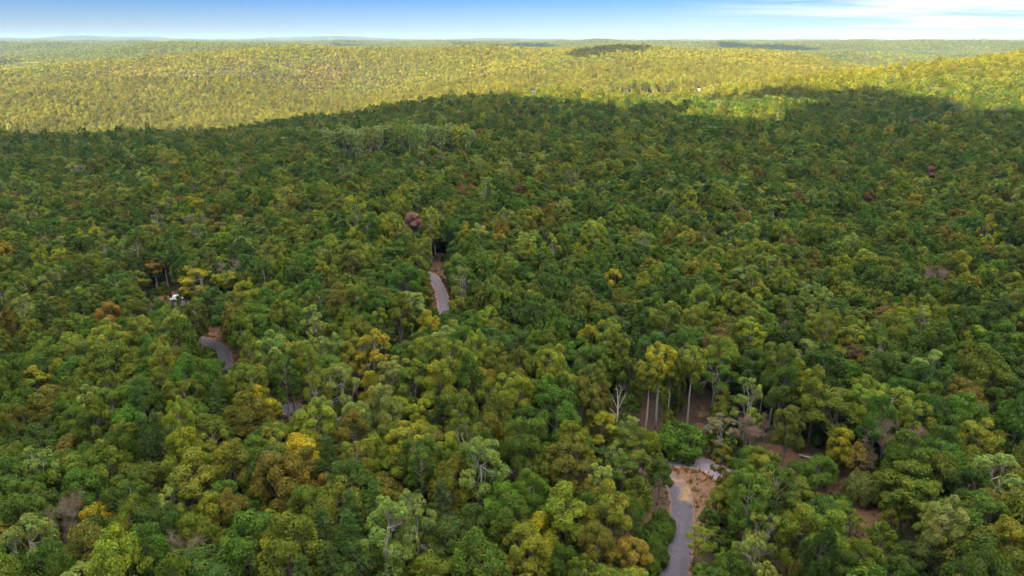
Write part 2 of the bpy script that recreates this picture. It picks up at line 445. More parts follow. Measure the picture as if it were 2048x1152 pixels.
# ------------------------------------------------------------------ tree prototypes
def unit(v): return v / (np.linalg.norm(v, axis=-1, keepdims=True) + 1e-9)
def leaves_arrays(P, Nn, S, colr, r, aspect=0.62):
    n = len(P)
    t = unit(np.cross(Nn, unit(r.normal(size=(n, 3)))))
    b = np.cross(Nn, t)
    L = S[:, None]
    droop = Nn * L * 0.28
    V = np.stack([P + t * L - droop, P + b * L * aspect, P - t * L - droop, P - b * L * aspect], 1).reshape(-1, 3)
    F = np.arange(n * 4).reshape(n, 4)
    C = np.repeat(colr, 4, axis=0)
    return V, F, C
def bend(a, b, r, n=4, amp=0.08):
    a, b = np.asarray(a, float), np.asarray(b, float)
    L = np.linalg.norm(b - a)
    t = np.linspace(0, 1, n)[:, None]
    p = a + (b - a) * t
    p = p + (np.sin(t * math.pi) * r.normal(0, amp * L, 3))
    return p
def make_form(kind, seed):
    """skeleton of a tree: clump centres, radii, outward axes and limbs, in metres"""
    r = np.random.default_rng(seed)
    limbs, cl = [], []       # limbs: (points, radii); cl: (centre, radius, out, squash, density)
    if kind in ('oak', 'ash', 'maple', 'shrub'):
        H, CR, base, nl = {'oak': (18, 5.0, 6.0, r.integers(11, 16)), 'ash': (21, 4.4, 7.5, r.integers(10, 13)),
                           'maple': (18, 4.4, 5.5, r.integers(11, 15)), 'shrub': (4.0, 3.6, 0.2, r.integers(20, 24))}[kind]
        top = H; cz = base + (H - base) * 0.42; hz = (H - cz)
        lean = r.normal(0, 0.5, 2)
        trunk_top = np.array([lean[0], lean[1], cz + hz * 0.35])
        tr = bend((0, 0, -0.5), trunk_top, r, 6, 0.025)
        rad0 = {'oak': 0.34, 'ash': 0.20, 'maple': 0.22, 'shrub': 0.10}[kind]
        limbs.append((tr, np.linspace(rad0 * 1.25, rad0 * 0.35, 6)))
        ga = r.uniform(0, 6.28)
        for i in range(nl):
            f = (i + 0.5) / nl
            el = math.asin(np.clip(1 - 1.38 * f + r.normal(0, 0.05), -0.5, 0.99))
            az = ga + i * 2.39996 + r.normal(0, 0.25)
            lr = CR * {'oak': 0.40, 'ash': 0.36, 'maple': 0.38, 'shrub': 0.36}[kind] * r.uniform(0.8, 1.2)
            rr = (CR - lr * 0.75) * (r.uniform(0.82, 1.14) if kind == 'ash' else r.uniform(0.88, 1.06))
            if kind == 'maple': rr *= (0.72 + 0.28 * math.cos(max(el, 0)))
            c = np.array([lean[0] * 0.8 + rr * math.cos(el) * math.cos(az), lean[1] * 0.8 + rr * math.cos(el) * math.sin(az),
                          cz + (hz - lr * 0.7) * math.sin(el) * r.uniform(0.88, 1.08)])
            out0 = unit(np.array([math.cos(el) * math.cos(az), math.cos(el) * math.sin(az), math.sin(el) + 0.25]))
            st = tr[2 + int(r.integers(0, 4))] if kind != 'shrub' else tr[1]
            lb = bend(st, c - out0 * lr * 0.3, r, 5, 0.09)
            limbs.append((lb, np.linspace(rad0 * 0.42, rad0 * 0.14, 5)))
            ns = {'oak': 9, 'ash': 9, 'maple': 9, 'shrub': 7}[kind] + int(r.integers(-1, 3))
            for k in range(ns):
                dv = unit(out0 * 0.75 + unit(r.normal(size=3)))
                sr = lr * r.uniform(0.34, 0.56)
                sc_ = c + dv * (lr * (r.uniform(0.6, 0.95) if kind == 'ash' else r.uniform(0.5, 0.8))) * np.array([1, 1, 0.9])
                cl.append((sc_, sr, unit(dv + np.array([0, 0, 0.35])), 0.8, 1.0))
                if k % 2 == 0 or kind == 'ash': limbs.append((bend(lb[-2], sc_, r, 4, 0.08), np.linspace(rad0 * 0.13, rad0 * 0.05, 4)))
            if kind != 'ash': cl.append((c, lr * (0.88 if kind == 'shrub' else 0.80), out0, 0.95, 0.6))
        if kind == 'maple':
            cl.append((np.array([lean[0], lean[1], H - 1.0]), 1.0, np.array([0, 0, 1.0]), 1.1, 1.0))
    elif kind == 'poplar':
        H, CR, base = 22, 3.5, (10.5 if seed < 6185 else 14.6)
        tr = bend((0, 0, -0.5), (r.normal(0, 0.4), r.normal(0, 0.4), H - 1.5), r, 9, 0.008)
        limbs.append((tr, np.concatenate([np.linspace(0.30, 0.2, 5), np.linspace(0.14, 0.04, 4)])))
        nl = 26
        for i in range(nl):
            f = (i + 0.5) / nl
            z = base + (H - base - 0.6) * f
            prof = math.sin(math.pi * min(1, 0.18 + 0.82 * (1 - f)) ** 0.8) if f > 0.55 else 0.72 + 0.28 * f / 0.55
            rr = CR * prof * r.uniform(0.55, 0.85)
            az = i * 2.39996 + r.normal(0, 0.3)
            c = np.array([tr[int(f * 3) + 5][0] + rr * math.cos(az), tr[int(f * 3) + 5][1] + rr * math.sin(az), z + r.normal(0, 0.25)])
            out0 = unit(np.array([math.cos(az), math.sin(az), 0.5 + 1.2 * f]))
            zt = max(base - 1.5, z - rr * 1.1)
            st = np.array([np.interp(zt, tr[:, 2], tr[:, 0]), np.interp(zt, tr[:, 2], tr[:, 1]), zt])
            limbs.append((bend(st, c, r, 4, 0.05), np.linspace(0.055, 0.018, 4)))
            for k in range(4):
                dv = unit(out0 * 0.8 + unit(r.normal(size=3)))
                cl.append((c + dv * 0.75 * np.array([1, 1, 1.2]), r.uniform(0.5, 0.85), unit(dv + np.array([0, 0, 0.4])), 1.15, 1.0))
        cl.append((tr[-1] + [0, 0, 0.6], 0.8, np.array([0, 0, 1.0]), 1.3, 1.0))
    elif kind == 'pine':
        H, CR, base = 19, 3.4, 4.5
        tr = bend((0, 0, -0.5), (r.normal(0, 0.3), r.normal(0, 0.3), H), r, 8, 0.008)
        limbs.append((tr, np.linspace(0.27, 0.03, 8)))
        z = base
        while z < H - 0.4:
            f = (z - base) / (H - base)
            L0 = CR * (1 - f) ** 0.75 * (0.8 + 0.2 * r.random()) + 0.35
            nb = int(r.integers(4, 7)); a0 = r.uniform(0, 6.28)
            for k in range(nb):
                az = a0 + k * 6.283 / nb + r.normal(0, 0.15); L = L0 * r.uniform(0.7, 1.15)
                st = np.array([np.interp(z, tr[:, 2], tr[:, 0]), np.interp(z, tr[:, 2], tr[:, 1]), z])
                en = st + np.array([math.cos(az) * L, math.sin(az) * L, 0.14 * L])
                limbs.append((bend(st, en, r, 4, 0.03), np.linspace(0.05, 0.015, 4)))
                for s in np.arange(0.35, 1.01, 0.24):
                    cl.append((st + (en - st) * s + r.normal(0, 0.06, 3), (0.30 + 0.22 * L / CR * 1.4) * r.uniform(0.8, 1.2), np.array([math.cos(az) * 0.4, math.sin(az) * 0.4, 0.9]), 0.32, 0.9))
            z += r.uniform(0.75, 1.15) * (1 - 0.4 * f)
        cl.append((np.array([tr[-1][0], tr[-1][1], H - 0.2]), 0.4, np.array([0, 0, 1.0]), 1.2, 1.0))
    elif kind in ('bare', 'snag'):
        H = 19 if kind == 'bare' else 15
        def grow(p, d, L, rad, lev):
            e = p + d * L
            pts = bend(p, e, r, 5, 0.05)
            limbs.append((pts, np.linspace(rad, rad * 0.55, 5)))
            if lev == 0:
                cl.append((e, 0.9, d, 1.0, 0.5)); return
            nb = int(r.integers(2, 5)) if lev > 1 else int(r.integers(3, 6))
            for k in range(nb):
                at_ = pts[-1] if k == 0 else pts[int(r.integers(2, 5))]
                nd = unit(d * 0.9 + unit(r.normal(size=3)) * 0.75 + np.array([0, 0, 0.28]))
                grow(at_, nd, L * r.uniform(0.5, 0.78), rad * 0.5, lev - 1)
        if kind == 'bare':
            tr = bend((0, 0, -0.5), (r.normal(0, 0.4), r.normal(0, 0.4), H * 0.5), r, 5, 0.02)
            limbs.append((tr, np.linspace(0.26, 0.17, 5)))
            for k in range(5):
                az = k * 1.257 + r.normal(0, 0.3)
                grow(tr[-1 - k % 2], unit(np.array([math.cos(az) * 0.62, math.sin(az) * 0.62, 1.0])), H * 0.23, 0.11, 3)
        else:
            tr = bend((0, 0, -0.5), (0.35, 0.1, H * 0.62), r, 7, 0.012)
            limbs.append((tr, np.linspace(0.30, 0.19, 7)))
            for az, el, L, rd_ in ((3.1, 0.75, 5.4, 0.15), (2.7, 1.05, 3.6, 0.12), (1.9, 1.3, 5.6, 0.17), (0.2, 1.15, 4.6, 0.15), (0.9, 1.35, 6.0, 0.13), (5.6, 1.0, 3.2, 0.11), (0.0, 0.9, 2.6, 0.07)):
                d_ = np.array([math.cos(az) * math.cos(el), math.sin(az) * math.cos(el), math.sin(el)])
                s_ = tr[-1] if el > 1.0 else tr[-2]
                if rd_ == 0.07: s_ = tr[3]
                pt = bend(s_, s_ + d_ * L, r, 6, 0.05)
                limbs.append((pt, np.linspace(rd_ * 0.7, 0.02, 6)))
                for q_ in (2, 4): limbs.append((bend(pt[q_], pt[q_] + unit(d_ + r.normal(0, 0.6, 3)) * L * 0.22, r, 4, 0.06), np.linspace(rd_ * 0.25, 0.012, 4)))
                limbs.append((bend(pt[3], pt[3] + unit(d_ + r.normal(0, 0.45, 3)) * L * 0.35, r, 4, 0.05), np.linspace(rd_ * 0.45, 0.02, 4)))
    return H, limbs, cl
LEAF = {'oak': (100, 0.185), 'maple': (100, 0.18), 'ash': (62, 0.18), 'poplar': (110, 0.175), 'pine': (34, 0.17), 'shrub': (52, 0.17), 'bare': (10, 0.16), 'snag': (0, 0.1)}
def build_arrays(kind, seed, lod):
    H, limbs, cl = make_form(kind, seed)
    r = np.random.default_rng(seed + 900)
    cnt, size = LEAF[kind]
    cm = (1.0, 0.32, 0.075)[lod]; sm = (1.0, 1.75, 3.3)[lod]
    mb = MB()
    for i, (p, rd_) in enumerate(limbs):
        if lod == 1 and i > 16 and kind not in ('bare', 'ash', 'snag'): break
        if lod == 2 and i > (0 if kind not in ('bare', 'ash', 'snag') else 40): break
        k = (7 if i == 0 else 5) if lod == 0 else 4
        if rd_[0] < 0.05 or lod == 2: k = 3
        mb.tube(p, rd_ * (1.0 if lod == 0 else 1.2), k, cap=(i == 0))
    if kind == 'bare':     # a haze of fine twigs
        tv, tt = [], []
        for c, rr, d, s, dn in cl:
            n = (26, 9, 3)[lod]
            dirs = unit(d + r.normal(0, 0.65, (n, 3))); L = r.uniform(0.6, 1.9, n)
            side = unit(np.cross(dirs, r.normal(size=(n, 3)))) * (0.016, 0.035, 0.08)[lod]
            st = c - d * r.uniform(0, 1.2, n)[:, None]
            v = np.stack([st + side, st - side, st + dirs * L[:, None]], 1).reshape(-1, 3)
            mb.add(v, None, np.arange(n * 3).reshape(n, 3))
    if not cl or cnt == 0: return mb, None, H
    Ps, Ns, Ss, Cs = [], [], [], []
    area = np.array([c[1] ** 2 for c in cl]); mean = area.mean()
    for (c, rr, out0, sq, dn), ar in zip(cl, area):
        n = cnt * dn * cm * (ar / mean)
        n = int(n) + (r.random() < n - int(n))
        if n == 0: continue
        d = unit(out0 * 0.55 + unit(r.normal(size=(n, 3))))
        rad = rr * (0.72 + 0.38 * r.random(n) ** 0.6)
        P = c + d * rad[:, None] * np.array([1, 1, sq])
        nn = unit(d * 0.65 + out0 * 0.20 + np.array([0, 0, 0.26]) + r.normal(0, 0.35, (n, 3)))
        cv = 1 + r.normal(0, 0.10)
        lv = np.clip(1 + r.normal(0, 0.16, n), 0.55, 1.6) * cv
        warm = np.clip(r.normal(0.0, 0.10, n) + r.normal(0, 0.13), -0.35, 0.5)
        Cs.append(np.stack([lv * (1 + warm), lv * (1 + 0.25 * warm), lv * (1 - 0.5 * warm)], -1))
        Ps.append(P); Ns.append(nn); Ss.append(size * sm * r.uniform(0.55, 1.4, n))
    P = np.vstack(Ps)
    lv = leaves_arrays(P, np.vstack(Ns), np.concatenate(Ss), np.vstack(Cs), r, 0.62 if kind != 'pine' else 0.28)
    return mb, lv, H
TRUNKMAT = {'oak': M_BARK, 'maple': M_BARK, 'ash': M_PALE, 'poplar': M_PALE, 'pine': M_BARK, 'shrub': M_BARK, 'bare': M_TWIG, 'snag': M_DEAD}
NVAR = {'oak': 7, 'maple': 6, 'ash': 4, 'poplar': 7, 'pine': 3, 'shrub': 3, 'bare': 3, 'snag': 1}
PROTO = {}
for kind, nv in NVAR.items():
    for v in range(nv):
        mb, lv, H = build_arrays(kind, 100 + 17 * v + len(kind) * 1000, 0)
        tm = mb.mesh(kind + '_trunk', TRUNKMAT[kind], smooth=True)
        cm_ = mesh_np(kind + '_crown', lv[0], lv[1], None, (M_LEAF,), col=lv[2]) if lv else None
        PROTO[kind, v] = (tm, cm_, H)
CRW = {'oak': 5.0, 'maple': 4.4, 'ash': 4.4, 'poplar': 3.5, 'pine': 3.4, 'shrub': 3.6, 'bare': 4.5, 'snag': 2.5}
BASEF = {'oak': 0.34, 'maple': 0.30, 'ash': 0.38, 'poplar': 0.48, 'pine': 0.24, 'shrub': 0.0, 'bare': 0.45, 'snag': 0.5}

# ------------------------------------------------------------------ foliage colours (base colours of the leaves)
PAL = {
    'deep green': (0.058, 0.098, 0.012), 'blue green': (0.062, 0.108, 0.017), 'mid green': (0.076, 0.132, 0.013), 'olive green': (0.108, 0.136, 0.013),
    'yellow green': (0.170, 0.200, 0.017), 'pale green': (0.19, 0.235, 0.045), 'bronze': (0.128, 0.120, 0.016), 'rusty brown': (0.17, 0.10, 0.034),
    'golden yellow': (0.27, 0.25, 0.014), 'orange': (0.25, 0.175, 0.024), 'dark red': (0.25, 0.11, 0.10), 'greyish tan': (0.17, 0.145, 0.075)}
MIX = {'oak': (('deep green', 4.5), ('mid green', 5), ('olive green', 6), ('bronze', 1.5), ('blue green', 2.6), ('yellow green', 1.4), ('rusty brown', 0.22), ('golden yellow', 0.06)),
       'maple': (('mid green', 4), ('olive green', 4), ('yellow green', 3), ('blue green', 1.5), ('golden yellow', 0.2), ('orange', 0.10), ('bronze', 1.0)),
       'poplar': (('yellow green', 4), ('mid green', 3), ('olive green', 2.5), ('pale green', 1.6), ('golden yellow', 0.3)),
       'ash': (('pale green', 3), ('olive green', 2), ('greyish tan', 0.3), ('yellow green', 2), ('golden yellow', 0.2)),
       'pine': (('deep green', 3), ('blue green', 3)), 'bare': (('rusty brown', 2), ('dark red', 0.7), ('greyish tan', 1)), 'shrub': (('mid green', 1), ('olive green', 1)), 'snag': (('greyish tan', 1),)}
def pick_colour(kind, r, bias=0.0):
    names = [n for n, _ in MIX[kind]]; w = np.array([x for _, x in MIX[kind]], float)
    if bias:
        for i, n in enumerate(names):
            if n in ('yellow green', 'golden yellow', 'orange', 'olive green', 'pale green', 'bronze'): w[i] *= 1 + bias
    n = names[int(r.choice(len(names), p=w / w.sum()))]
    c = np.array(PAL[n]) * np.clip(1 + r.normal(0, 0.10), 0.75, 1.3) * np.clip(1 + r.normal(0, 0.06, 3), 0.8, 1.2)
    return n, c

# ------------------------------------------------------------------ hand-placed trees: (px, base py, top py) or (px, None, top py, height)
trees = []     # dict: kind, x, y, z, h (m), cr (crown radius m), colour name, rgb, hero label
def hero(kind, px, top, base=None, h=None, cr=None, col=None, label=None, pbx=None):
    if base is None:
        h *= 0.86
        if cr: cr *= 0.74
        else: cr = CRW[kind] * 0.66 * h / 14.5
    if base is not None:
        g = hit(px if pbx is None else pbx, base)
        v = ray(px, top); t = g[1] / v[1]
        z = CAM_H + v[2] * t
        h = max(2.0, z - g[2]); x, y, z0 = g
    else:
        g = hit(px, top, above=h)
        x, y = g[0], g[1]; z0 = float(height(x, y))
    r = np.random.default_rng(int(px * 7 + top))
    if col is None: cn, rgb = pick_colour(kind, r)
    else: cn, rgb = col, np.array(PAL[col]) * np.clip(1 + r.normal(0, 0.05, 3), 0.85, 1.15)
    trees.append(dict(kind=kind, x=x, y=y, z=z0, h=h, cr=cr or CRW[kind] * h / PROTO[kind, 0][2], cn=cn, rgb=rgb, label=label, hero=True, tall=base is not None))
hero('snag', 1229, 775, 892, cr=1.6, label='bleached leafless snag with broken branches standing left of the clearing')
hero('poplar', 1290, 724, 866, cr=2.3, col='yellow green', label='slim yellowing poplar with a long bare trunk, nearest the snag')
hero('poplar', 1311, 696, 858, cr=2.7, col='golden yellow', label='tallest golden poplar in the row behind the round green shrub')
hero('poplar', 1334, 716, 856, cr=1.7, col='olive green', label='thin olive poplar with bare trunk directly above the round green shrub')
hero('poplar', 1374, 698, 854, cr=2.5, col='yellow green', label='yellow-green poplar with a pale straight trunk beside the forest trail')
hero('ash', 1424, 716, 842, cr=3.4, col='mid green', label='green tree with a forked pale trunk on the other side of the trail')
hero('ash', 1482, 752, 893, cr=2.3, col='pale green', label='slender pale-trunked tree with thin grey-green foliage right of the clearing')
hero('shrub', 1354, 850, 905, cr=4.0, col='mid green', label='big round dark green shrub at the far edge of the clearing')
hero('shrub', 1332, 862, 908, cr=2.2, col='mid green', label='dark green shrub merging into the left side of the big round shrub')
hero('shrub', 1306, 868, 912, cr=2.0, col='yellow green', label='small bright green shrub touching the round shrub, beside the gravel')
hero('maple', 1314, 916, 1010, cr=1.8, col='deep green', label='small dark green tree with thin bare stem beside the road bend')
for i, (px, base) in enumerate(((1322, 1046), (1327, 1062), (1324, 1080), (1318, 1097), (1313, 1112), (1308, 1128), (1303, 1146), (1312, 1070), (1305, 1100), (1297, 1120))):
    hero('shrub', px, base - 20 - (i * 7) % 9, base=base, cr=1.3 + 0.2 * (i % 3), col='deep green' if i % 2 else 'mid green')
hero('ash', 1437, 834, 908, cr=2.6, col='greyish tan', label='tan half-leafless tree at the clearing edge where the gravel ends')
hero('maple', 1441, 890, 978, cr=1.7, col='bronze', label='narrow bronze tree standing at the tip of the gravel pad')
hero('maple', 1200, 826, 925, cr=2.8, col='golden yellow', label='golden olive tree just below the bleached snag')
hero('maple', 1258, 850, 950, cr=2.9, col='olive green', label='olive tree between the snag and the road bend')
hero('maple', 1276, 903, 982, cr=2.2, col='olive green', label='small olive tree screening the side road just before the bend')
hero('maple', 1236, 912, 1000, cr=2.4, col='mid green', label='green tree in front of the side road left of the bend')
hero('oak', 1136, 880, h=15, cr=4.6, col='bronze', label='large bronze-green oak dome left of the golden tree')
hero('maple', 1130, 972, h=15, cr=4.8, col='yellow green', label='large bright yellow-green tree left of the lower road')
hero('maple', 1220, 965, h=15, cr=4.0, col='yellow green', label='bright yellow-green tree hugging the left side of the road')
hero('maple', 1062, 1050, h=15, cr=3.9, col='yellow green', label='yellow-green tree at the bottom edge, second left of the road')
hero('oak', 1265, 1078, h=9, cr=3.2, col='orange', label='orange-brown tree at the bottom edge beside the road')
hero('oak', 1195, 1050, h=13, cr=3.2, col='bronze', label='dull bronze oak between two bright trees left of the road')
hero('oak', 1660, 784, 922, cr=4.9, col='olive green', pbx=1652, label='broad oak with a visible brown trunk above the fallen log')
hero('oak', 1832, 932, 1072, cr=4.6, col='olive green', pbx=1803, label='broad olive oak on a leaning trunk beside the soil cut')
hero('oak', 1828, 866, h=17, cr=4.6, col='mid green')
hero('oak', 1528, 892, h=12, cr=3.6, col='olive green')
hero('oak', 1640, 915, h=10, cr=3.6, col='mid green', label='low green tree in front of the fallen log')
hero('shrub', 1706, 948, 1000, cr=2.4, col='pale green', label='pale scrubby bush at the top of the soil cut')
hero('maple', 1596, 1005, h=13, cr=4.0, col='yellow green')
hero('maple', 1668, 1000, h=11, cr=3.0, col='mid green')
hero('maple', 1442, 975, h=9, cr=2.2, col='yellow green', label='small yellow-green tree where the soil bank meets the trees')
hero('ash', 1503, 1072, h=14, cr=2.8, col='pale green', label='thin pale tree with white trunk at the bottom edge right of road')
hero('ash', 1534, 1022, h=15, cr=2.8, col='pale green')
hero('ash', 1396, 1058, 1140, cr=1.8, col='yellow green', label='thin yellowish sapling leaning over the right road edge')
hero('oak', 1500, 905, h=11, cr=3.2, col='mid green')
hero('oak', 1470, 960, h=10, cr=2.9, col='olive green')
hero('oak', 1560, 960, h=12, cr=3.4, col='bronze')
hero('maple', 766, 772, h=18, cr=3.7, col='pale green', label='pale grey-green feathery tree below the golden orange tree')
hero('oak', 778, 852, h=14, cr=3.9, col='olive green')
hero('maple', 742, 742, h=12, cr=3.4, col='golden yellow', label='golden orange tree glowing above the pale feathery tree')
hero('ash', 744, 658, h=18, cr=4.3, col='golden yellow', label='thin yellow tree with pale branches showing through, left of centre')
hero('ash', 625, 612, h=18, cr=3.4, col='pale green', label='pale thin-crowned tree with white branching trunk above the hollow')
hero('ash', 768, 996, h=20, cr=4.2, col='pale green', label='tall thin-leaved tree with white limbs near the bottom edge')
hero('ash', 826, 988, h=19, cr=3.0, col='pale green', label='nearly leafless white-limbed tree right of the tall thin one')
hero('ash', 960, 872, h=21, cr=4.2, col='pale green', label='very tall pale tree with see-through crown left of the bronze dome')
hero('ash', 925, 830, h=20, cr=3.2, col='olive green')
hero('maple', 382, 902, h=18, cr=5.0, col='yellow green', label='large many-lobed yellow-green tree in the lower left')
hero('oak', 490, 782, h=17, cr=4.8, col='bronze', label='broad bronze-olive oak below the road bend on the left')
hero('oak', 552, 905, h=18, cr=4.9, col='bronze', label='bronze oak with pale dead limbs in its crown')
hero('maple', 856, 620, h=15, cr=3.8, col='golden yellow', label='gold-tinted tree at the foot of the central road curve')
hero('poplar', 953, 670, h=18, cr=2.8, col='yellow green')
hero('maple', 826, 425, 500, cr=3.3, col='dark red', label='purplish red thinly leaved tree standing above the central road curve')
trees[-1]['rgb'] = np.array([0.28, 0.15, 0.13])
hero('ash', 402, 536, 626, cr=4.6, col='golden yellow', pbx=412, label='tan and gold half-bare tree between the two road pieces')
hero('poplar', 303, 522, 588, cr=2.7, col='orange', pbx=316, label='orange-topped poplar with slim trunk behind the dirt pull-off')
hero('poplar', 330, 505, 582, cr=2.6, col='mid green', pbx=338, label='green poplar with slim pale trunk behind the white car')
hero('poplar', 452, 546, 625, cr=3.2, col='yellow green', pbx=460, label='yellow-green poplar right of the tan half-bare tree')
hero('maple', 374, 572, 628, cr=2.0, col='mid green', label='small green tree half hiding the white car')
hero('oak', 214, 602, h=15, cr=4.4, col='orange', label='orange-gold oak left of the dirt pull-off')
hero('ash', 1540, 412, 478, cr=6.0, col='mid green', label='spreading tree whose pale limbs show above a dark gap')
hero('maple', 1862, 332, h=15, cr=4.4, col='dark red', label='dark red tree in the right upper woods')
hero('oak', 1866, 240, h=20, cr=5.5, col='golden yellow')
hero('oak', 1870, 285, h=12, cr=5.0, col='dark red')
hero('oak', 1742, 378, h=14, cr=3.4, col='rusty brown', label='round rusty tree on the right slope')
for px, top in ((648, 868), (700, 975), (640, 1010), (690, 1018), (430, 768), (748, 965), (880, 960), (330, 850), (655, 1085), (600, 1110), (170, 760)):
    hero('pine', px, top, h=17, cr=3.8)
for px, top, kd, cn, h_ in ((720, 500, 'poplar', 'yellow green', 18), (700, 505, 'poplar', 'olive green', 18), (590, 510, 'poplar', 'olive green', 17), (640, 525, 'poplar', 'yellow green', 17),
        (570, 520, 'poplar', 'golden yellow', 15), (495, 560, 'poplar', 'golden yellow', 14), (615, 590, 'poplar', 'yellow green', 16), (710, 570, 'poplar', 'yellow green', 17),
        (275, 640, 'poplar', 'yellow green', 17), (490, 630, 'poplar', 'yellow green', 15), (180, 785, 'poplar', 'pale green', 16), (710, 880, 'poplar', 'yellow green', 16),
        (325, 790, 'maple', 'deep green', 15), (1215, 645, 'poplar', 'yellow green', 19), (1290, 545, 'maple', 'yellow green', 18), (1290, 460, 'ash', 'pale green', 20),
        (1180, 730, 'poplar', 'olive green', 17), (970, 765, 'maple', 'olive green', 15), (990, 770, 'bare', 'rusty brown', 14), (835, 802, 'poplar', 'golden yellow', 14),
        (655, 838, 'bare', 'rusty brown', 9), (118, 1000, 'bare', 'rusty brown', 14), (358, 1080, 'bare', 'rusty brown', 14),
        (230, 1085, 'ash', 'greyish tan', 14), (165, 1055, 'oak', 'bronze', 16), (1560, 640, 'bare', 'rusty brown', 13), (1580, 645, 'bare', 'dark red', 12), (1535, 830, 'bare', 'dark red', 9),
        (1500, 840, 'bare', 'dark red', 10), (1735, 890, 'bare', 'orange', 9), (1720, 890, 'oak', 'orange', 9), (1460, 110, 'oak', 'olive green', 16),
        (1745, 1090, 'oak', 'olive green', 14), (1640, 1090, 'oak', 'bronze', 13), (1800, 1110, 'maple', 'deep green', 14), (1985, 700, 'oak', 'olive green', 20), (1470, 1110, 'oak', 'mid green', 11), (950, 1090, 'maple', 'golden yellow', 12)):
    hero(kd, px, top, h=h_, col=cn)
# the pale poplar stand with its trunks showing, and the dark low pines before it
rs = np.random.default_rng(5)
STANDP = []
for i in range(42):
    px = 655 + i * 6.9 + rs.normal(0, 2); top = 262 - 8 * math.sin((px - 655) / 290 * 3.0) + rs.normal(0, 3) - (px - 655) * 0.015
    hero('poplar', px, top, h=(18.5 + rs.normal(0, 2.3)) / 0.86, cr=(3.0 + rs.random()) / 0.74, col='pale green' if rs.random() < .75 else ('golden yellow' if px > 900 else 'yellow green'))
    t = trees[-1]; t['stand'] = True; t['rgb'] = t['rgb'] * np.array([1.15, 1.22, 1.6])
    for k_ in range(3):
        q = 7 + 13 * k_ + rs.uniform(-4, 4); x_, y_ = t['x'] * (1 - q / t['y']) + rs.uniform(-3, 3), t['y'] - q
        STANDP.append((x_, y_))
        trees.append(dict(kind='pine', x=x_, y=y_, z=float(height(x_, y_)), h=rs.uniform(6, 9), cr=rs.uniform(2.2, 3.0), cn='deep green', rgb=np.array(PAL['deep green']) * rs.uniform(0.8, 1.2), label=None, hero=True, stand=True))
STANDP = np.array(STANDP)
# sunlit far edge with bright trunks
for i in range(26):
    px = 1225 + i * 4.6 + rs.normal(0, 1.5)
    hero('poplar', px, 163 + rs.normal(0, 2), base=192 + rs.normal(0, 1.2), cr=4.0, col='golden yellow' if rs.random() < .5 else 'olive green'); trees[-1]['stand'] = True

# ------------------------------------------------------------------ sight lines the photograph leaves open (road, soil, trunks, houses)
KEEP = []
for pts in ([(1346, y) for y in range(1000, 1160, 12)], [(1372, y) for y in range(1000, 1160, 12)], [(1330, y) for y in range(1070, 1160, 12)],
            [(x, 924) for x in range(1335, 1425, 10)], [(x, 960) for x in range(1335, 1412, 10)], [(x, 940) for x in range(1330, 1420, 10)], [(x, 985) for x in range(1345, 1412, 10)],
            [(1395, y) for y in range(990, 1060, 10)], [(1310, y) for y in range(960, 1075, 12)], [(1400, y) for y in range(800, 905, 10)], [(1385, 880), (1385, 895)],
            [(1690, 978), (1712, 1000), (1720, 1020), (1735, 1040), (1560, 918), (1590, 916), (1620, 922), (1700, 985), (1655, 905)],
            [(872, 566), (880, 585), (886, 605), (884, 595), (878, 575), (878, 612), (868, 558), (882, 540), (884, 525), (880, 510)],
            [(400, 682), (420, 688), (438, 700), (448, 715), (452, 730), (428, 692), (418, 670)],
            [(305, 610), (325, 600), (345, 596), (362, 598), (375, 604), (320, 590), (350, 588)], [(600, 803), (590, 800)], [(862, y) for y in range(552, 575, 8)], [(893, y) for y in range(580, 618, 8)], [(868, y) for y in range(570, 612, 8)],
            [(1290, y) for y in range(760, 862, 10)], [(1311, y) for y in range(760, 856, 10)], [(1374, y) for y in range(770, 850, 12)], [(1229, y) for y in range(780, 850, 10)], [(1482, y) for y in range(800, 880, 14)],
            [(1655, y) for y in range(870, 915, 12)], [(1806, y) for y in range(1010, 1068, 12)], [(318, 570), (338, 562), (305, 575)],
            [(1325, y) for y in range(880, 905, 8)], [(1354, y) for y in range(860, 905, 8)]):
    KEEP += pts
KW = []
for a, b in KEEP:
    g = hit(a, b); KW.append((a, b, g[1]))
for a, b, above in ((1229, 785, 10), (1290, 735, 13), (1311, 705, 14), (1374, 705, 14), (1354, 870, 3), (826, 440, 14), (1540, 425, 12), (1424, 730, 12)):
    KW.append((a, b, hit(a, b, above)[1]))
for t in trees:
    if t.get('stand'):
        for f in ((0.3, 0.7) if t['y'] > 560 else ()):
            a, b, _ = project(t['x'], t['y'], t['z'] + t['h'] * f); KW.append((float(a), float(b), t['y']))
    elif t['label'] and t['kind'] != 'shrub':
        for f in (0.62, 0.8, 0.97):
            a, b, _ = project(t['x'], t['y'], t['z'] + t['h'] * f); KW.append((float(a), float(b), t['y'] - 0.5))
        for o_ in (-0.6, 0.6):
            a, b, _ = project(t['x'] + o_ * t['cr'], t['y'], t['z'] + t['h'] * 0.7); KW.append((float(a), float(b), t['y'] - 0.5))
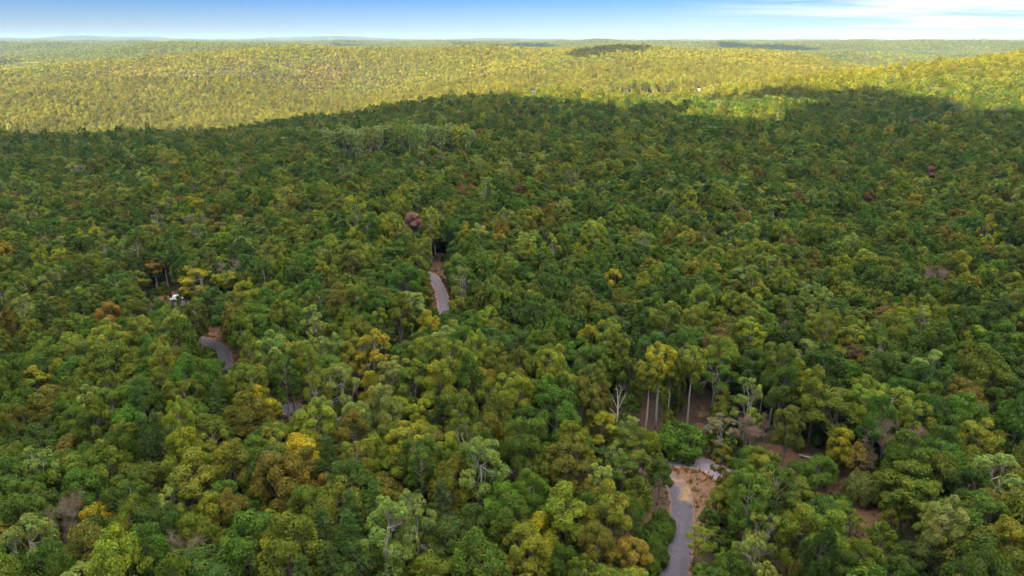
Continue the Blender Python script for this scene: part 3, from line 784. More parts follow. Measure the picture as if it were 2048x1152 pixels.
HOUSES = [  # px, py of the foot, size, look
    dict(px=1432, py=181, w=19, d=10, hgt=6.0, rise=1.6, rz=0.25, wall=(0.82, 0.82, 0.80), roof=(0.62, 0.63, 0.64), label='white metal barn among sunlit trees, the largest pale building', nwin=3),
    dict(px=1398, py=183, w=9, d=7, hgt=4.2, rise=1.8, rz=-0.2, wall=(0.74, 0.75, 0.76), roof=(0.45, 0.47, 0.5), label='smaller whitish house left of the white barn', nwin=2),
    dict(px=1066, py=187, w=10, d=7, hgt=3.6, rise=2.0, rz=0.5, wall=(0.55, 0.58, 0.6), roof=(0.30, 0.36, 0.40), label='blue-grey house beside a lone dark conifer on the sunlit edge', nwin=2),
    dict(px=72, py=103, w=17, d=11, hgt=7, rise=5, rz=0.6, wall=(0.85, 0.83, 0.78), roof=(0.75, 0.73, 0.7), label='lone white gabled house on the hazy hillside at far left', nwin=3),
    dict(px=1805, py=138, w=11, d=8, hgt=6, rise=3.2, rz=-0.4, wall=(0.85, 0.84, 0.82), roof=(0.5, 0.4, 0.36), label='white house peeping out beside the crest of the right hill', nwin=2),
    dict(px=1733, py=115, w=9, d=8, hgt=9, rise=5, rz=0.3, wall=(0.82, 0.78, 0.75), roof=(0.45, 0.18, 0.13), label='small pale building with steep red roof on the distant slope', nwin=1)]
for hs in HOUSES:
    g = hit(hs['px'], hs['py']); hs['g'] = g
    for f in (0.35, 0.9):
        for o_ in (-0.3, 0.3):
            a, b, _ = project(g[0] + o_ * hs['w'], g[1], g[2] + hs['hgt'] * f); KW.append((float(a), float(b), g[1] - 4))
hero('pine', 1049, 170, base=189, cr=4.2, col='deep green', label='lone dark conifer on the sunlit edge beside a blue-grey house')
KW = np.array(KW)

def covers(kind, x, y, z, h, cr):
    """does a tree hide one of the kept sight lines"""
    zc = z + h * (1 + BASEF[kind]) / 2
    a, b, d = project(x, y, zc)
    k = FPX / d
    wx = cr * k * 1.12; hz = 1.08 * (h * (1 - BASEF[kind]) / 2 * CP + cr * SP * 0.5) * k
    m_ = (y < KW[:, 2] - 0.5) & ((((KW[:, 0] - a) / wx) ** 2 + ((KW[:, 1] - b) / hz) ** 2) < 1)
    return bool(m_.any())

# ------------------------------------------------------------------ filling the forest
class Grid:
    def __init__(s, cell): s.c, s.d = cell, {}
    def near(s, x, y, rad, cr):
        i, j = int(x // s.c), int(y // s.c)
        for a in range(i - 1, i + 2):
            for b in range(j - 1, j + 2):
                for (u, v, w) in s.d.get((a, b), ()):
                    lim = (cr + w) * rad
                    if (u - x) ** 2 + (v - y) ** 2 < lim * lim: return True
        return False
    def add(s, x, y, w): s.d.setdefault((int(x // s.c), int(y // s.c)), []).append((x, y, w))
grid = Grid(12.0)
for t in trees: grid.add(t['x'], t['y'], t['cr'])
fr = np.random.default_rng(77)
NEAR_D = 360.0
cand = []
NC = 135000
ca = fr.uniform(-1, 1, NC); cb = np.sqrt(fr.uniform((28 / NEAR_D) ** 2, 1, NC)) * NEAR_D
cxy = np.stack([ca * (cb * 0.92 + 25), cb], -1)
rdist = np.full(len(cxy), 99.0)
mk = (np.abs(cxy[:, 0]) < 140) & (cxy[:, 1] < 330)
rdist[mk] = line_dist(cxy[mk, 0], cxy[mk, 1], ROADPTS)
trl = np.full(len(cxy), 99.0); trl[mk] = np.minimum(line_dist(cxy[mk, 0], cxy[mk, 1], TRL), line_dist(cxy[mk, 0], cxy[mk, 1], TRK))
zz_ = height(cxy[:, 0], cxy[:, 1])
species_n = waves(cxy[:, 0], cxy[:, 1], 70, 51); tone_n = waves(cxy[:, 0], cxy[:, 1], 120, 57)
for i in range(len(cxy)):
    x, y = cxy[i]
    s = species_n[i] + fr.normal(0, 0.7)
    u = fr.random()
    s -= 0.35 * (x > 15)
    kind = 'oak' if s < 0.45 else 'maple' if u < 0.62 else 'poplar'
    if u > 0.998: kind = 'bare'
    elif u > 0.972: kind = 'ash'
    elif u > 0.94 and x < 0: kind = 'pine'
    hsc = np.clip(fr.normal(1.0, 0.14), 0.62, 1.3) * 0.72
    wsc = np.clip(fr.normal(1.0, 0.16), 0.62, 1.5) * 0.62
    wsc *= 1.22 if kind == 'poplar' else 1.08
    if kind == 'poplar': hsc *= 0.88
    h = PROTO[kind, 0][2] * hsc; cr = CRW[kind] * wsc
    if rdist[i] < 2.6 or trl[i] < 2.0: continue
    if (np.hypot(SOILW[:, 0] - x, SOILW[:, 1] - y) < SOILW[:, 2] * 0.9).any(): continue
    if grid.near(x, y, 0.54, cr): continue
    if y < 260 and covers(kind, x, y, zz_[i], h, cr):
        h *= 0.62; cr *= 0.62
        if covers(kind, x, y, zz_[i], h, cr):
            h *= 0.6; cr *= 0.7
            if h < 3.5 or covers(kind, x, y, zz_[i], h, cr): continue
    elif y >= 260 and covers(kind, x, y, zz_[i], h, cr): continue
    cn, rgb = pick_colour(kind, fr); wv = 0.5 * float(tone_n[i]); rgb = rgb * np.array([1 + 0.18 * wv, 1 + 0.07 * wv, 1 - 0.12 * wv])
    grid.add(x, y, cr)
    trees.append(dict(kind=kind, x=x, y=y, z=zz_[i], h=h, cr=cr, cn=cn, rgb=rgb, label=None, hero=False))
# undergrowth: saplings and shrubs in the gaps between the crowns
for i in range(5200):
    y = math.sqrt(fr.uniform(40 ** 2, 270 ** 2)); x = fr.uniform(-1, 1) * (y * 0.85 + 15)
    if abs(x) < 140 and float(line_dist(np.array([x]), np.array([y]), ROADPTS)[0]) < 3.0: continue
    if (np.hypot(SOILW[:, 0] - x, SOILW[:, 1] - y) < SOILW[:, 2] * 0.8).any() or (abs(x) < 140 and float(line_dist(np.array([x]), np.array([y]), TRL)[0]) < 1.6): continue
    cr = fr.uniform(0.9, 1.9); h = cr * fr.uniform(0.9, 1.9); z = float(height(x, y))
    if covers('shrub', x, y, z, h, cr): continue
    cn, rgb = pick_colour('shrub' if fr.random() < .8 else 'oak', fr)
    trees.append(dict(kind='shrub', x=x, y=y, z=z, h=h, cr=cr, cn=cn, rgb=rgb, label=None, hero=False, stand=True))
print('near trees', len(trees), 'heroes', sum(t['hero'] for t in trees), round(time.time() - T0, 1))

# which ones are built as trees of their own: the largest in view of each kind
CAP = {'oak': 295, 'maple': 290, 'poplar': 240, 'ash': 90, 'pine': 60, 'bare': 50, 'shrub': 60, 'snag': 5}
for t in trees:
    a, b, d = project(t['x'], t['y'], t['z'] + t['h'] * 0.8)
    t['px'], t['py'], t['d'] = float(a), float(b), float(d)
    t['size'] = t['cr'] * FPX / max(d, 1) if (-40 < a < 2088 and -20 < b < 1190 and d > 5) else 0.0
    t['own'] = False
for k, cap in CAP.items():
    lst = sorted([t for t in trees if t['kind'] == k and t['size'] > 0 and not t.get('stand')], key=lambda t: -t['size'] - (1000 if t['label'] else 0))
    for t in lst[:cap]:
        if t['size'] > 15 or t['label']: t['own'] = True

# ------------------------------------------------------------------ labels
NAMES = {'oak': 'oak_tree', 'maple': 'maple_tree', 'poplar': 'poplar_tree', 'ash': 'ash_tree', 'pine': 'pine_tree', 'bare': 'bare_tree', 'shrub': 'shrub', 'snag': 'dead_tree'}
KINDW = {'oak': 'domed oak', 'maple': 'full-crowned maple', 'poplar': 'narrow poplar', 'ash': 'thin-crowned ash', 'pine': 'layered pine', 'bare': 'half-bare tree', 'shrub': 'low shrub', 'snag': 'snag'}
GROUPW = {'oak': 'oaks of the shaded forest', 'maple': 'maples of the shaded forest', 'poplar': 'poplars of the shaded forest', 'ash': 'thin-crowned trees of the shaded forest',
          'pine': 'pines among the broadleaf trees', 'bare': 'half-bare trees of the shaded forest', 'shrub': 'shrubs beside the road', 'snag': 'dead trees'}
LAND = [(1229, 800, 'bleached snag', 70), (1354, 875, 'round clearing shrub', 75), (1400, 935, 'gravel road bend', 80), (1347, 1090, 'lower gravel road', 120), (1725, 1020, 'orange soil cut', 90),
        (1630, 920, 'fallen log', 70), (874, 585, 'central road curve', 75), (430, 700, 'left road bend', 75), (345, 600, 'dirt pull-off', 75), (826, 445, 'purplish red tree', 50),
        (742, 765, 'golden orange tree', 55), (1540, 440, 'pale-limbed spreading tree', 60), (215, 625, 'orange-gold oak', 55), (1311, 720, 'golden poplar row', 70)]
TENTH = ['at the very start', 'a tenth', 'a fifth', 'three tenths', 'two fifths', 'halfway', 'three fifths', 'seven tenths', 'four fifths', 'nine tenths', 'all the way']
ORD = ['first', 'second', 'third', 'fourth', 'fifth', 'sixth', 'seventh', 'eighth', 'ninth', 'tenth', 'eleventh', 'twelfth', 'thirteenth', 'fourteenth']
def place(t):
    for a, b, nm, lim in LAND:
        dx, dy = t['px'] - a, t['py'] - b
        if math.hypot(dx, dy) < lim:
            if abs(dx) > abs(dy): return ('left of' if dx < 0 else 'right of') + ' the ' + nm
            return ('above' if dy < 0 else 'below') + ' the ' + nm
    i = int(round(np.clip(t['px'] / 204.8, 0, 10))); j = int(round(np.clip(t['py'] / 115.2, 0, 10)))
    xs = 'at the left edge' if i == 0 else 'at the right edge' if i == 10 else TENTH[i] + ' across'
    ys = 'along the bottom' if j == 10 else TENTH[j] + ' down'
    return xs + ', ' + ys
own = [t for t in trees if t['own']]
buckets = {}
for t in own:
    if t['label']: continue
    big = 'small ' if t['cr'] < 0.68 * CRW[t['kind']] else 'broad ' if t['cr'] > 0.95 * CRW[t['kind']] and t['kind'] != 'poplar' else ''
    key = (big + t['cn'] + ' ' + KINDW[t['kind']], place(t))
    buckets.setdefault(key, []).append(t)
for (what, where), lst in buckets.items():
    lst.sort(key=lambda t: t['px'])
    n = len(lst)
    for i, t in enumerate(lst):
        if n == 1: t['label'] = what + ' ' + where
        elif n == 2: t['label'] = ('the left ' if i == 0 else 'the right ') + what + ' of two ' + where
        else: t['label'] = ('leftmost ' if i == 0 else 'rightmost ' if i == n - 1 else ORD[min(i, 13)] + ' ') + what + ' ' + where

# ------------------------------------------------------------------ trees of their own
def plant(t):
    k = t['kind']
    v = int(abs(t['x'] * 13.7 + t['y'] * 7.3)) % min(NVAR[k], 5 if k == 'poplar' else 9)
    if t.get('tall') and k == 'poplar': v = 5 + int(abs(t['x'] * 13.7)) % 2
    tm, cm_, H = PROTO[k, v]
    root = bpy.data.objects.new(NAMES[k], None); COL.objects.link(root)
    root.empty_display_size = 0.5
    root.location = (t['x'], t['y'], t['z'])
    w = t['cr'] / CRW[k]
    rot = (t['x'] * 3.1 + t['y'] * 1.7) % 6.283 if k != 'snag' else 0.0
    root.rotation_euler = (0, 0, rot)
    root.scale = (w, w * (0.92 + 0.16 * ((t['x'] * 5.3) % 1)), t['h'] / H)
    tag(root, t['label'], 'shrub' if k == 'shrub' else 'tree', GROUPW[k])
    link('trunk', tm, root)
    if cm_ is not None:
        c = link('crown', cm_, root); c.color = (*t['rgb'], 1)
for t in own: plant(t)
print('own trees', len(own), {k: sum(t['kind'] == k for t in own) for k in NVAR}, round(time.time() - T0, 1))

# ------------------------------------------------------------------ the rest of the forest: one mass, far woodland in patches
pc = bpy.data.collections.new('woodland_kinds')
PIDX = {}
def proto_obj(key, me):
    PIDX[key] = len(PIDX)
    pc.objects.link(bpy.data.objects.new('p%03d' % PIDX[key], me))
for lod, kinds in ((1, ('oak', 'maple', 'poplar', 'ash', 'pine', 'bare', 'shrub')), (2, ('oak', 'maple', 'poplar', 'pine', 'bare'))):
    for k in kinds:
        for v in range(min(NVAR[k], 5 if lod == 1 else 4)):
            mb, lv, H = build_arrays(k, 100 + 17 * v + len(k) * 1000, lod)
            tv, tq, tt = mb.arrays()
            V = np.vstack([tv, lv[0]]); Q = np.vstack([lv[1] + len(tv), tq]); mi = np.concatenate([np.zeros(len(lv[1]), int), np.ones(len(tq) + len(tt), int)])
            C = np.vstack([np.ones((len(tv), 3)), lv[2]])
            proto_obj((k, v, lod), mesh_np('woodland_tree', V, Q, tt, (M_LEAFI, TRUNKMAT[k]), mi, C))
PATCH = 90.0
def patch_mesh(seed, gold):
    r = np.random.default_rng(seed)
    s = 6.4; n = int(PATCH / s)
    Vs, Fs, Cs, off = [], [], [], 0
    for i in range(n):
        for j in range(n):
            c0 = np.array([(i + 0.5) * PATCH / n - PATCH / 2 + r.normal(0, 2.3), (j + 0.5) * PATCH / n - PATCH / 2 + r.normal(0, 2.3), 0])
            kd = 'oak' if r.random() < .6 else 'maple' if r.random() < .6 else 'poplar' if r.random() < .85 else 'pine'
            cn, rgb = pick_colour(kd, r, 2.6); rgb = rgb * (1 - gold) + np.array([0.29, 0.205, 0.005]) * gold; rgb = rgb * np.clip(1 + r.normal(0, 0.16), 0.55, 1.5)  # gold blend puts sunlight on the far hills into the leaf colours
            h = r.normal(14.5, 2.6); cr = r.uniform(2.0, 5.0)
            m_ = 36
            d = unit(r.normal(size=(m_, 3)) + np.array([0, 0, 0.45]))
            lob = 1 + 0.22 * np.sin(d[:, 0] * 5 + r.uniform(0, 6)) * np.sin(d[:, 1] * 5 + r.uniform(0, 6))
            P = c0 + np.array([0, 0, h - cr * 0.95]) + d * (cr * 0.86 * lob * r.uniform(0.85, 1.1, m_))[:, None] * np.array([1, 1, 1.0])
            nn = unit(d + r.normal(0, 0.22, (m_, 3)))
            lv = np.clip(1 + r.normal(0, 0.10, m_), 0.6, 1.5)
            V, F, C = leaves_arrays(P, nn, r.uniform(0.75, 1.35, m_), rgb[None, :] * lv[:, None], r, 0.7)
            Vs.append(V); Fs.append(F + off); Cs.append(C); off += len(V)
    return mesh_np('woodland_patch', np.vstack(Vs), np.vstack(Fs), None, (M_LEAFI,), None, np.vstack(Cs))
for v in range(8): proto_obj(('patch', v), patch_mesh(300 + v, 0.33 if v < 4 else 0.12))

pts, rots, scls, pid, tint = [], [], [], [], []
def put(x, y, z, rot, scl, key, col):
    pts.append((x, y, z)); rots.append(rot); scls.append(scl); pid.append(PIDX[key]); tint.append((*col, 1.0))
for t in trees:
    if t['own']: continue
    k = t['kind'] if t['kind'] != 'snag' else 'bare'
    v = int(abs(t['x'] * 13.7 + t['y'] * 7.3)) % min(NVAR[k], 5)
    w = t['cr'] / CRW[k]
    put(t['x'], t['y'], t['z'], (0, 0, (t['x'] * 3.1 + t['y'] * 1.7) % 6.283), (w, w, t['h'] / PROTO[k, 0][2]), (k, v, 1), t['rgb'])
# middle distance: a jittered lattice of single trees
MID_D = 1500.0
sp = 5.4
mr = np.random.default_rng(9)
lx, ly = np.meshgrid(np.arange(-1350, 1350, sp), np.arange(NEAR_D, MID_D, sp), indexing='xy')
lx = lx + (np.arange(lx.shape[0]) % 2)[:, None] * sp / 2
mx_ = (lx + mr.normal(0, 1.5, lx.shape)).ravel(); my_ = (ly + mr.normal(0, 1.5, ly.shape)).ravel()
ok = np.abs(mx_) < my_ * 0.88 + 30
mx_, my_ = mx_[ok], my_[ok]
mz_ = height(mx_, my_)
msp = waves(mx_, my_, 90, 51); sunlit_bias = sst(640, 1000, my_)
KWf = KW[KW[:, 2] > 300]
hf = SOILW[SOILW[:, 2] > 10]
tone_m = waves(mx_, my_, 160, 58)
for x, y, z, s, bs, tn in zip(mx_, my_, mz_, msp, sunlit_bias, tone_m):
    u = mr.random(); s = s + mr.normal(0, 0.7)
    k = 'oak' if s < 0.4 else 'maple' if u < 0.55 else 'poplar'
    if u > 0.995: k = 'bare'
    elif u > 0.975: k = 'pine'
    lod = 1 if y < 700 else 2
    hs_ = np.clip(mr.normal(0.74, 0.11), 0.5, 1.1); w = np.clip(mr.normal(0.71, 0.14), 0.45, 1.15)
    H0 = PROTO[k, 0][2]
    if (np.hypot(hf[:, 0] - x, hf[:, 1] - y) < hf[:, 2]).any(): continue
    if abs(x) < 250 and y < 640 and np.hypot(STANDP[:, 0] - x, STANDP[:, 1] - y).min() < 6.5: continue
    if y < 1400:
        zc = z + H0 * hs_ * 0.6
        a, b, d = project(x, y, zc)
        if len(KWf) and ((y < KWf[:, 2] - 1.0) & (np.abs(KWf[:, 0] - a) < CRW[k] * w * FPX / d) & (np.abs(KWf[:, 1] - b) < H0 * hs_ * 0.42 * FPX / d)).any(): continue
    cn, rgb = pick_colour(k, mr, 2.6 * bs); rgb = (rgb * (1 - 0.25 * bs) + np.array([0.29, 0.205, 0.004]) * 0.40 * bs) * np.clip(1 + mr.normal(0, 0.15) * bs + 0.10 * bs * tn, 0.5, 1.6)  # beyond the brow, warm sunlight is mixed into the autumn leaf colours
    put(x, y, z, (0, 0, mr.uniform(0, 6.28)), (w, w, hs_), (k, int(mr.integers(0, min(NVAR[k], 5 if lod == 1 else 4))), lod), rgb)
# far woodland
gxs = np.arange(-12400, 12400, PATCH)
for y in np.arange(MID_D + PATCH / 2, 15200, PATCH):
    xs = gxs[np.abs(gxs) < y * 0.86 + 100] + mr.uniform(-9, 9)
    zc = height(xs, np.full(len(xs), y)); e = 30.0
    sx = (height(xs + e, np.full(len(xs), y)) - height(xs - e, np.full(len(xs), y))) / (2 * e)
    sy = (height(xs, np.full(len(xs), y + e)) - height(xs, np.full(len(xs), y - e))) / (2 * e)
    for x, z, a, b in zip(xs, zc, sx, sy):
        q = Vector((0, 0, 1)).rotation_difference(Vector((-a, -b, 1)).normalized()) @ Matrix.Rotation(mr.integers(0, 4) * math.pi / 2, 3, 'Z').to_quaternion()
        eu = q.to_euler()
        g = 1.08 + 0.09 * float(waves(x, y, 500, 59)) + mr.normal(0, 0.05)
        put(x, y, z, tuple(eu), (1.06, 1.06, 1.0), ('patch', int(mr.integers(0, 4)) + (4 if mr.random() < sst(2000, 3000, math.hypot(x, y)) else 0)), (g * (1 + mr.normal(0, .05)), g, g))
print('woodland instances', len(pts), round(time.time() - T0, 1))
fm = bpy.data.meshes.new('forest')
fm.vertices.add(len(pts)); fm.vertices.foreach_set('co', np.array(pts, np.float32).ravel())
for nm, ty, arr, key in (('rot', 'FLOAT_VECTOR', rots, 'vector'), ('scl', 'FLOAT_VECTOR', scls, 'vector'), ('tint', 'FLOAT_COLOR', tint, 'color')):
    a = fm.attributes.new(nm, ty, 'POINT'); a.data.foreach_set(key, np.array(arr, np.float32).ravel())
a = fm.attributes.new('pid', 'INT', 'POINT'); a.data.foreach_set('value', np.array(pid, np.int32))
fm.update()
ng = bpy.data.node_groups.new('forest', 'GeometryNodeTree')
ng.interface.new_socket('Geometry', in_out='INPUT', socket_type='NodeSocketGeometry')
ng.interface.new_socket('Geometry', in_out='OUTPUT', socket_type='NodeSocketGeometry')
gi, go = ng.nodes.new('NodeGroupInput'), ng.nodes.new('NodeGroupOutput')
iop = ng.nodes.new('GeometryNodeInstanceOnPoints')
ci = ng.nodes.new('GeometryNodeCollectionInfo')
ci.inputs['Collection'].default_value = pc
ci.inputs['Separate Children'].default_value = True
ci.inputs['Reset Children'].default_value = True
def named(nm, ty):
    n = ng.nodes.new('GeometryNodeInputNamedAttribute'); n.data_type = ty; n.inputs['Name'].default_value = nm
    return n.outputs['Attribute']
ng.links.new(gi.outputs[0], iop.inputs['Points'])
ng.links.new(ci.outputs[0], iop.inputs['Instance'])
iop.inputs['Pick Instance'].default_value = True
ng.links.new(named('pid', 'INT'), iop.inputs['Instance Index'])
e2r = ng.nodes.new('FunctionNodeEulerToRotation')
ng.links.new(named('rot', 'FLOAT_VECTOR'), e2r.inputs[0]); ng.links.new(e2r.outputs[0], iop.inputs['Rotation'])
ng.links.new(named('scl', 'FLOAT_VECTOR'), iop.inputs['Scale'])
ng.links.new(iop.outputs[0], go.inputs[0])
fo = link('forest', fm)
md = fo.modifiers.new('forest', 'NODES'); md.node_group = ng
tag(fo, 'autumn- and sunlight-tinted woodland rolling away over the hills to the horizon', kind='stuff')

# ------------------------------------------------------------------ houses
M_GLASS = simple('window_glass', (0.05, 0.06, 0.08), 0.15, var=0.1)
M_DOOR = simple('door_paint', (0.25, 0.12, 0.08), 0.5, var=0.1)
for i, hs in enumerate(HOUSES):
    g = hs['g']
    root = bpy.data.objects.new('house', None); COL.objects.link(root)
    root.location = g; root.rotation_euler = (0, 0, hs['rz'])
    tag(root, hs['label'], 'house', 'houses in the far woods')
    w, d, h, rise = hs['w'], hs['d'], hs['hgt'], hs['rise']
    mb = MB()
    V = [(-w/2, -d/2, -1), (w/2, -d/2, -1), (w/2, d/2, -1), (-w/2, d/2, -1), (-w/2, -d/2, h), (w/2, -d/2, h), (w/2, d/2, h), (-w/2, d/2, h), (-w/2, 0, h + rise), (w/2, 0, h + rise)]
    mb.add(V, [[0, 1, 5, 4], [2, 3, 7, 6], [1, 2, 6, 5], [3, 0, 4, 7]], [[5, 6, 9], [7, 4, 8]])
    link('wall', mb.mesh('wall', simple('house_wall', hs['wall'], 0.6, var=0.05)), root)
    mb = MB(); o_, th = 0.45, 0.18
    for s in (-1, 1):
        a_, b_ = np.array([0, s * (d/2 + o_), h - rise * o_ / (d/2) + 0.03]), np.array([0, 0, h + rise + 0.03])
        up = np.array([0, 0, th])
        c4 = [a_ + [-w/2 - o_, 0, 0], a_ + [w/2 + o_, 0, 0], b_ + [w/2 + o_, 0, 0], b_ + [-w/2 - o_, 0, 0]]
        V = c4 + [c + up for c in c4]
        mb.add(V, [[0, 1, 2, 3], [7, 6, 5, 4], [0, 4, 5, 1], [1, 5, 6, 2], [2, 6, 7, 3], [3, 7, 4, 0]])
    link('roof', mb.mesh('roof', simple('house_roof', hs['roof'], 0.5, var=0.12)), root)
    for k in range(hs['nwin']):
        x = (k - (hs['nwin'] - 1) / 2) * w / (hs['nwin'] + 0.6)
        mb = MB(); mb.box((x, -d/2 - 0.02, h * 0.55), (1.3, 0.08, 1.5))
        wo = link('window', mb.mesh('window', M_GLASS), root)
        mb = MB()
        for sx_, sz_, wx, hx in ((0, 0.8, 1.5, 0.1), (0, -0.8, 1.5, 0.1), (-0.7, 0, 0.1, 1.6), (0.7, 0, 0.1, 1.6)):
            mb.box((x + sx_, -d/2 - 0.06, h * 0.55 + sz_), (wx, 0.1, hx))
        link('frame', mb.mesh('frame', simple('frame_paint', (0.7, 0.7, 0.68), 0.5)), wo)
    mb = MB(); mb.box((w * 0.38, -d/2 - 0.03, 0.6), (1.0, 0.1, 2.4)); link('door', mb.mesh('door', M_DOOR), root)

# ------------------------------------------------------------------ water tower and masts on the skyline
M_TANK = simple('tank_paint', (0.80, 0.82, 0.84), 0.45, var=0.06, scale=0.2)
M_STEEL = simple('mast_steel', (0.30, 0.29, 0.30), 0.5, var=0.1)
v = ray(1779, 78)
D = 4850.0; wx, wy = v[0] / v[1] * D, D
wz = float(height(wx, wy))
topz = CAM_H + v[2] / v[1] * D
root = bpy.data.objects.new('water_tower', None); COL.objects.link(root); root.location = (wx, wy, wz)
tag(root, 'white bulb-topped water tower rising over the horizon', 'water tower')
Ht = max(topz - wz, 25)
prof = [(3.2, -1), (2.0, 3), (1.7, Ht * 0.5), (1.7, Ht - 9), (3.5, Ht - 7), (11.2, Ht - 3.6), (13, Ht), (11.8, Ht + 3.4), (8, Ht + 6.2), (3, Ht + 7.6), (0.05, Ht + 7.9)]
def lathe(prof, k=24):
    mb = MB(); th = np.arange(k) * 2 * math.pi / k
    V = np.array([[r_ * math.cos(t), r_ * math.sin(t), z] for r_, z in prof for t in th])
    n = len(prof); i, j = np.meshgrid(np.arange(n - 1), np.arange(k), indexing='ij')
    mb.add(V, np.stack([i * k + j, i * k + (j + 1) % k, (i + 1) * k + (j + 1) % k, (i + 1) * k + j], -1).reshape(-1, 4))
    return mb
link('stem', lathe(prof[:4]).mesh('stem', M_TANK, True), root)
link('tank', lathe(prof[3:]).mesh('tank', M_TANK, True), root)
mb = MB(); th = np.linspace(0, 2 * math.pi, 25)
mb.tube(np.stack([13.4 * np.cos(th), 13.4 * np.sin(th), np.full(25, Ht + 0.9)], -1), np.full(25, 0.15), 4, False)
link('railing', mb.mesh('railing', M_STEEL), root)
def mast(px, pytop, D, label):
    v = ray(px, pytop); x = v[0] / v[1] * D
    z0 = float(height(x, D)); Hm = CAM_H + v[2] / v[1] * D - z0
    root = bpy.data.objects.new('radio_mast', None); COL.objects.link(root); root.location = (x, D, z0)
    tag(root, label, 'mast', 'masts on the skyline')
    for k in range(3):
        mb = MB(); a = k * 2.094; mb.tube([(0.9 * math.cos(a), 0.9 * math.sin(a), -1), (0.9 * math.cos(a), 0.9 * math.sin(a), Hm)], [0.16, 0.16], 5)
        link('leg', mb.mesh('leg', M_STEEL), root)
    mb = MB(); z = 0.0; s = 0
    while z < Hm - 3:
        for k in range(3):
            a, b = (k + s) * 2.094, (k + 1 + s) * 2.094
            mb.tube([(0.9 * math.cos(a), 0.9 * math.sin(a), z), (0.9 * math.cos(b), 0.9 * math.sin(b), z + 3)], [0.07, 0.07], 3, False)
        z += 3; s += 1
    link('bracing', mb.mesh('bracing', M_STEEL), root)
    mb = MB(); mb.tube([(0, 0, Hm), (0, 0, Hm + 5)], [0.12, 0.05], 5); mb.box((1.3, 0, Hm - 3), (0.5, 1.6, 3.0)); mb.box((-1.3, 0, Hm - 3), (0.5, 1.6, 3.0))
    link('antenna', mb.mesh('antenna', M_TANK), root)
mast(656, 66, 3900, 'tall thin radio mast on the skyline left of centre')
mast(662, 76, 4200, 'shorter faint mast just right of the tall radio mast')

# ------------------------------------------------------------------ white car at the pull-off
g = hit(358, 600)
root = bpy.data.objects.new('parked_car', None); COL.objects.link(root); root.location = (g[0], g[1], g[2] + 0.02); root.rotation_euler = (0, 0, 0.35)
tag(root, 'white car parked on the dirt pull-off, half hidden by leaves', 'car')
M_CAR = simple('car_paint', (0.80, 0.80, 0.80), 0.3, var=0.02); M_TYRE = simple('tyre', (0.03, 0.03, 0.03), 0.9); M_RIM = simple('rim', (0.5, 0.5, 0.52), 0.3, 0.8)
def loft(secs, name, mat):
    mb = MB(); K = len(secs[0]); V = np.vstack(secs); n = len(secs)
    i, j = np.meshgrid(np.arange(n - 1), np.arange(K), indexing='ij')
    q = np.stack([i * K + j, i * K + (j + 1) % K, (i + 1) * K + (j + 1) % K, (i + 1) * K + j], -1).reshape(-1, 4)
    mb.add(V, q, [[0, k + 1, k] for k in range(1, K - 1)] + [[(n - 1) * K, (n - 1) * K + k, (n - 1) * K + k + 1] for k in range(1, K - 1)])
    return mb.mesh(name, mat, False)
def sec(x, w, z0, z1, tap=0.06):
    return np.array([(x, -w, z0), (x, w, z0), (x, w + 0.03, (z0 + z1) / 2), (x, w - tap, z1), (x, -w + tap, z1), (x, -w - 0.03, (z0 + z1) / 2)])
link('body', loft([sec(-2.15, .78, .45, .80), sec(-2.0, .86, .32, .92), sec(-1.2, .90, .30, .98), sec(0, .90, .30, .98), sec(1.0, .90, .30, .95), sec(1.8, .86, .32, .82), sec(2.15, .74, .42, .66)], 'body', M_CAR), root)
link('cabin', loft([sec(-1.75, .78, .95, .99), sec(-1.35, .78, .95, 1.42, .14), sec(-0.9, .78, .95, 1.50, .16), sec(0.1, .78, .95, 1.49, .16), sec(0.95, .78, .93, .97)], 'cabin', M_CAR), root)
for s in (-1, 1):
    mb = MB(); mb.add([(-1.25, s * .80, 1.0), (-.35, s * .80, 1.0), (-.35, s * .68, 1.41), (-1.1, s * .68, 1.38)], [[0, 1, 2, 3]]); link('side_window', mb.mesh('side_window', M_GLASS), root)
    mb = MB(); mb.add([(-.27, s * .80, 1.0), (.68, s * .80, 1.0), (.20, s * .68, 1.39), (-.27, s * .68, 1.41)], [[0, 1, 2, 3]]); link('side_window', mb.mesh('side_window', M_GLASS), root)
    mb = MB(); mb.box((2.06, s * .55, .64), (.14, .34, .12)); link('headlight', mb.mesh('headlight', M_RIM), root)
    for x in (-1.32, 1.32):
        mb = MB(); th = np.linspace(0, 2 * math.pi, 17)
        mb.tube([(x, s * .70, .31), (x, s * .92, .31)], [.31, .31], 16); wo = link('wheel', mb.mesh('wheel', M_TYRE), root)
        mb = MB(); mb.tube([(x, s * .90, .31), (x, s * .935, .31)], [.19, .19], 12); link('rim', mb.mesh('rim', M_RIM), wo)
mb = MB(); mb.add([(.90, -.70, 1.0), (.90, .70, 1.0), (.20, .60, 1.46), (.20, -.60, 1.46)], [[0, 1, 2, 3]]); link('windscreen', mb.mesh('windscreen', M_GLASS), root)

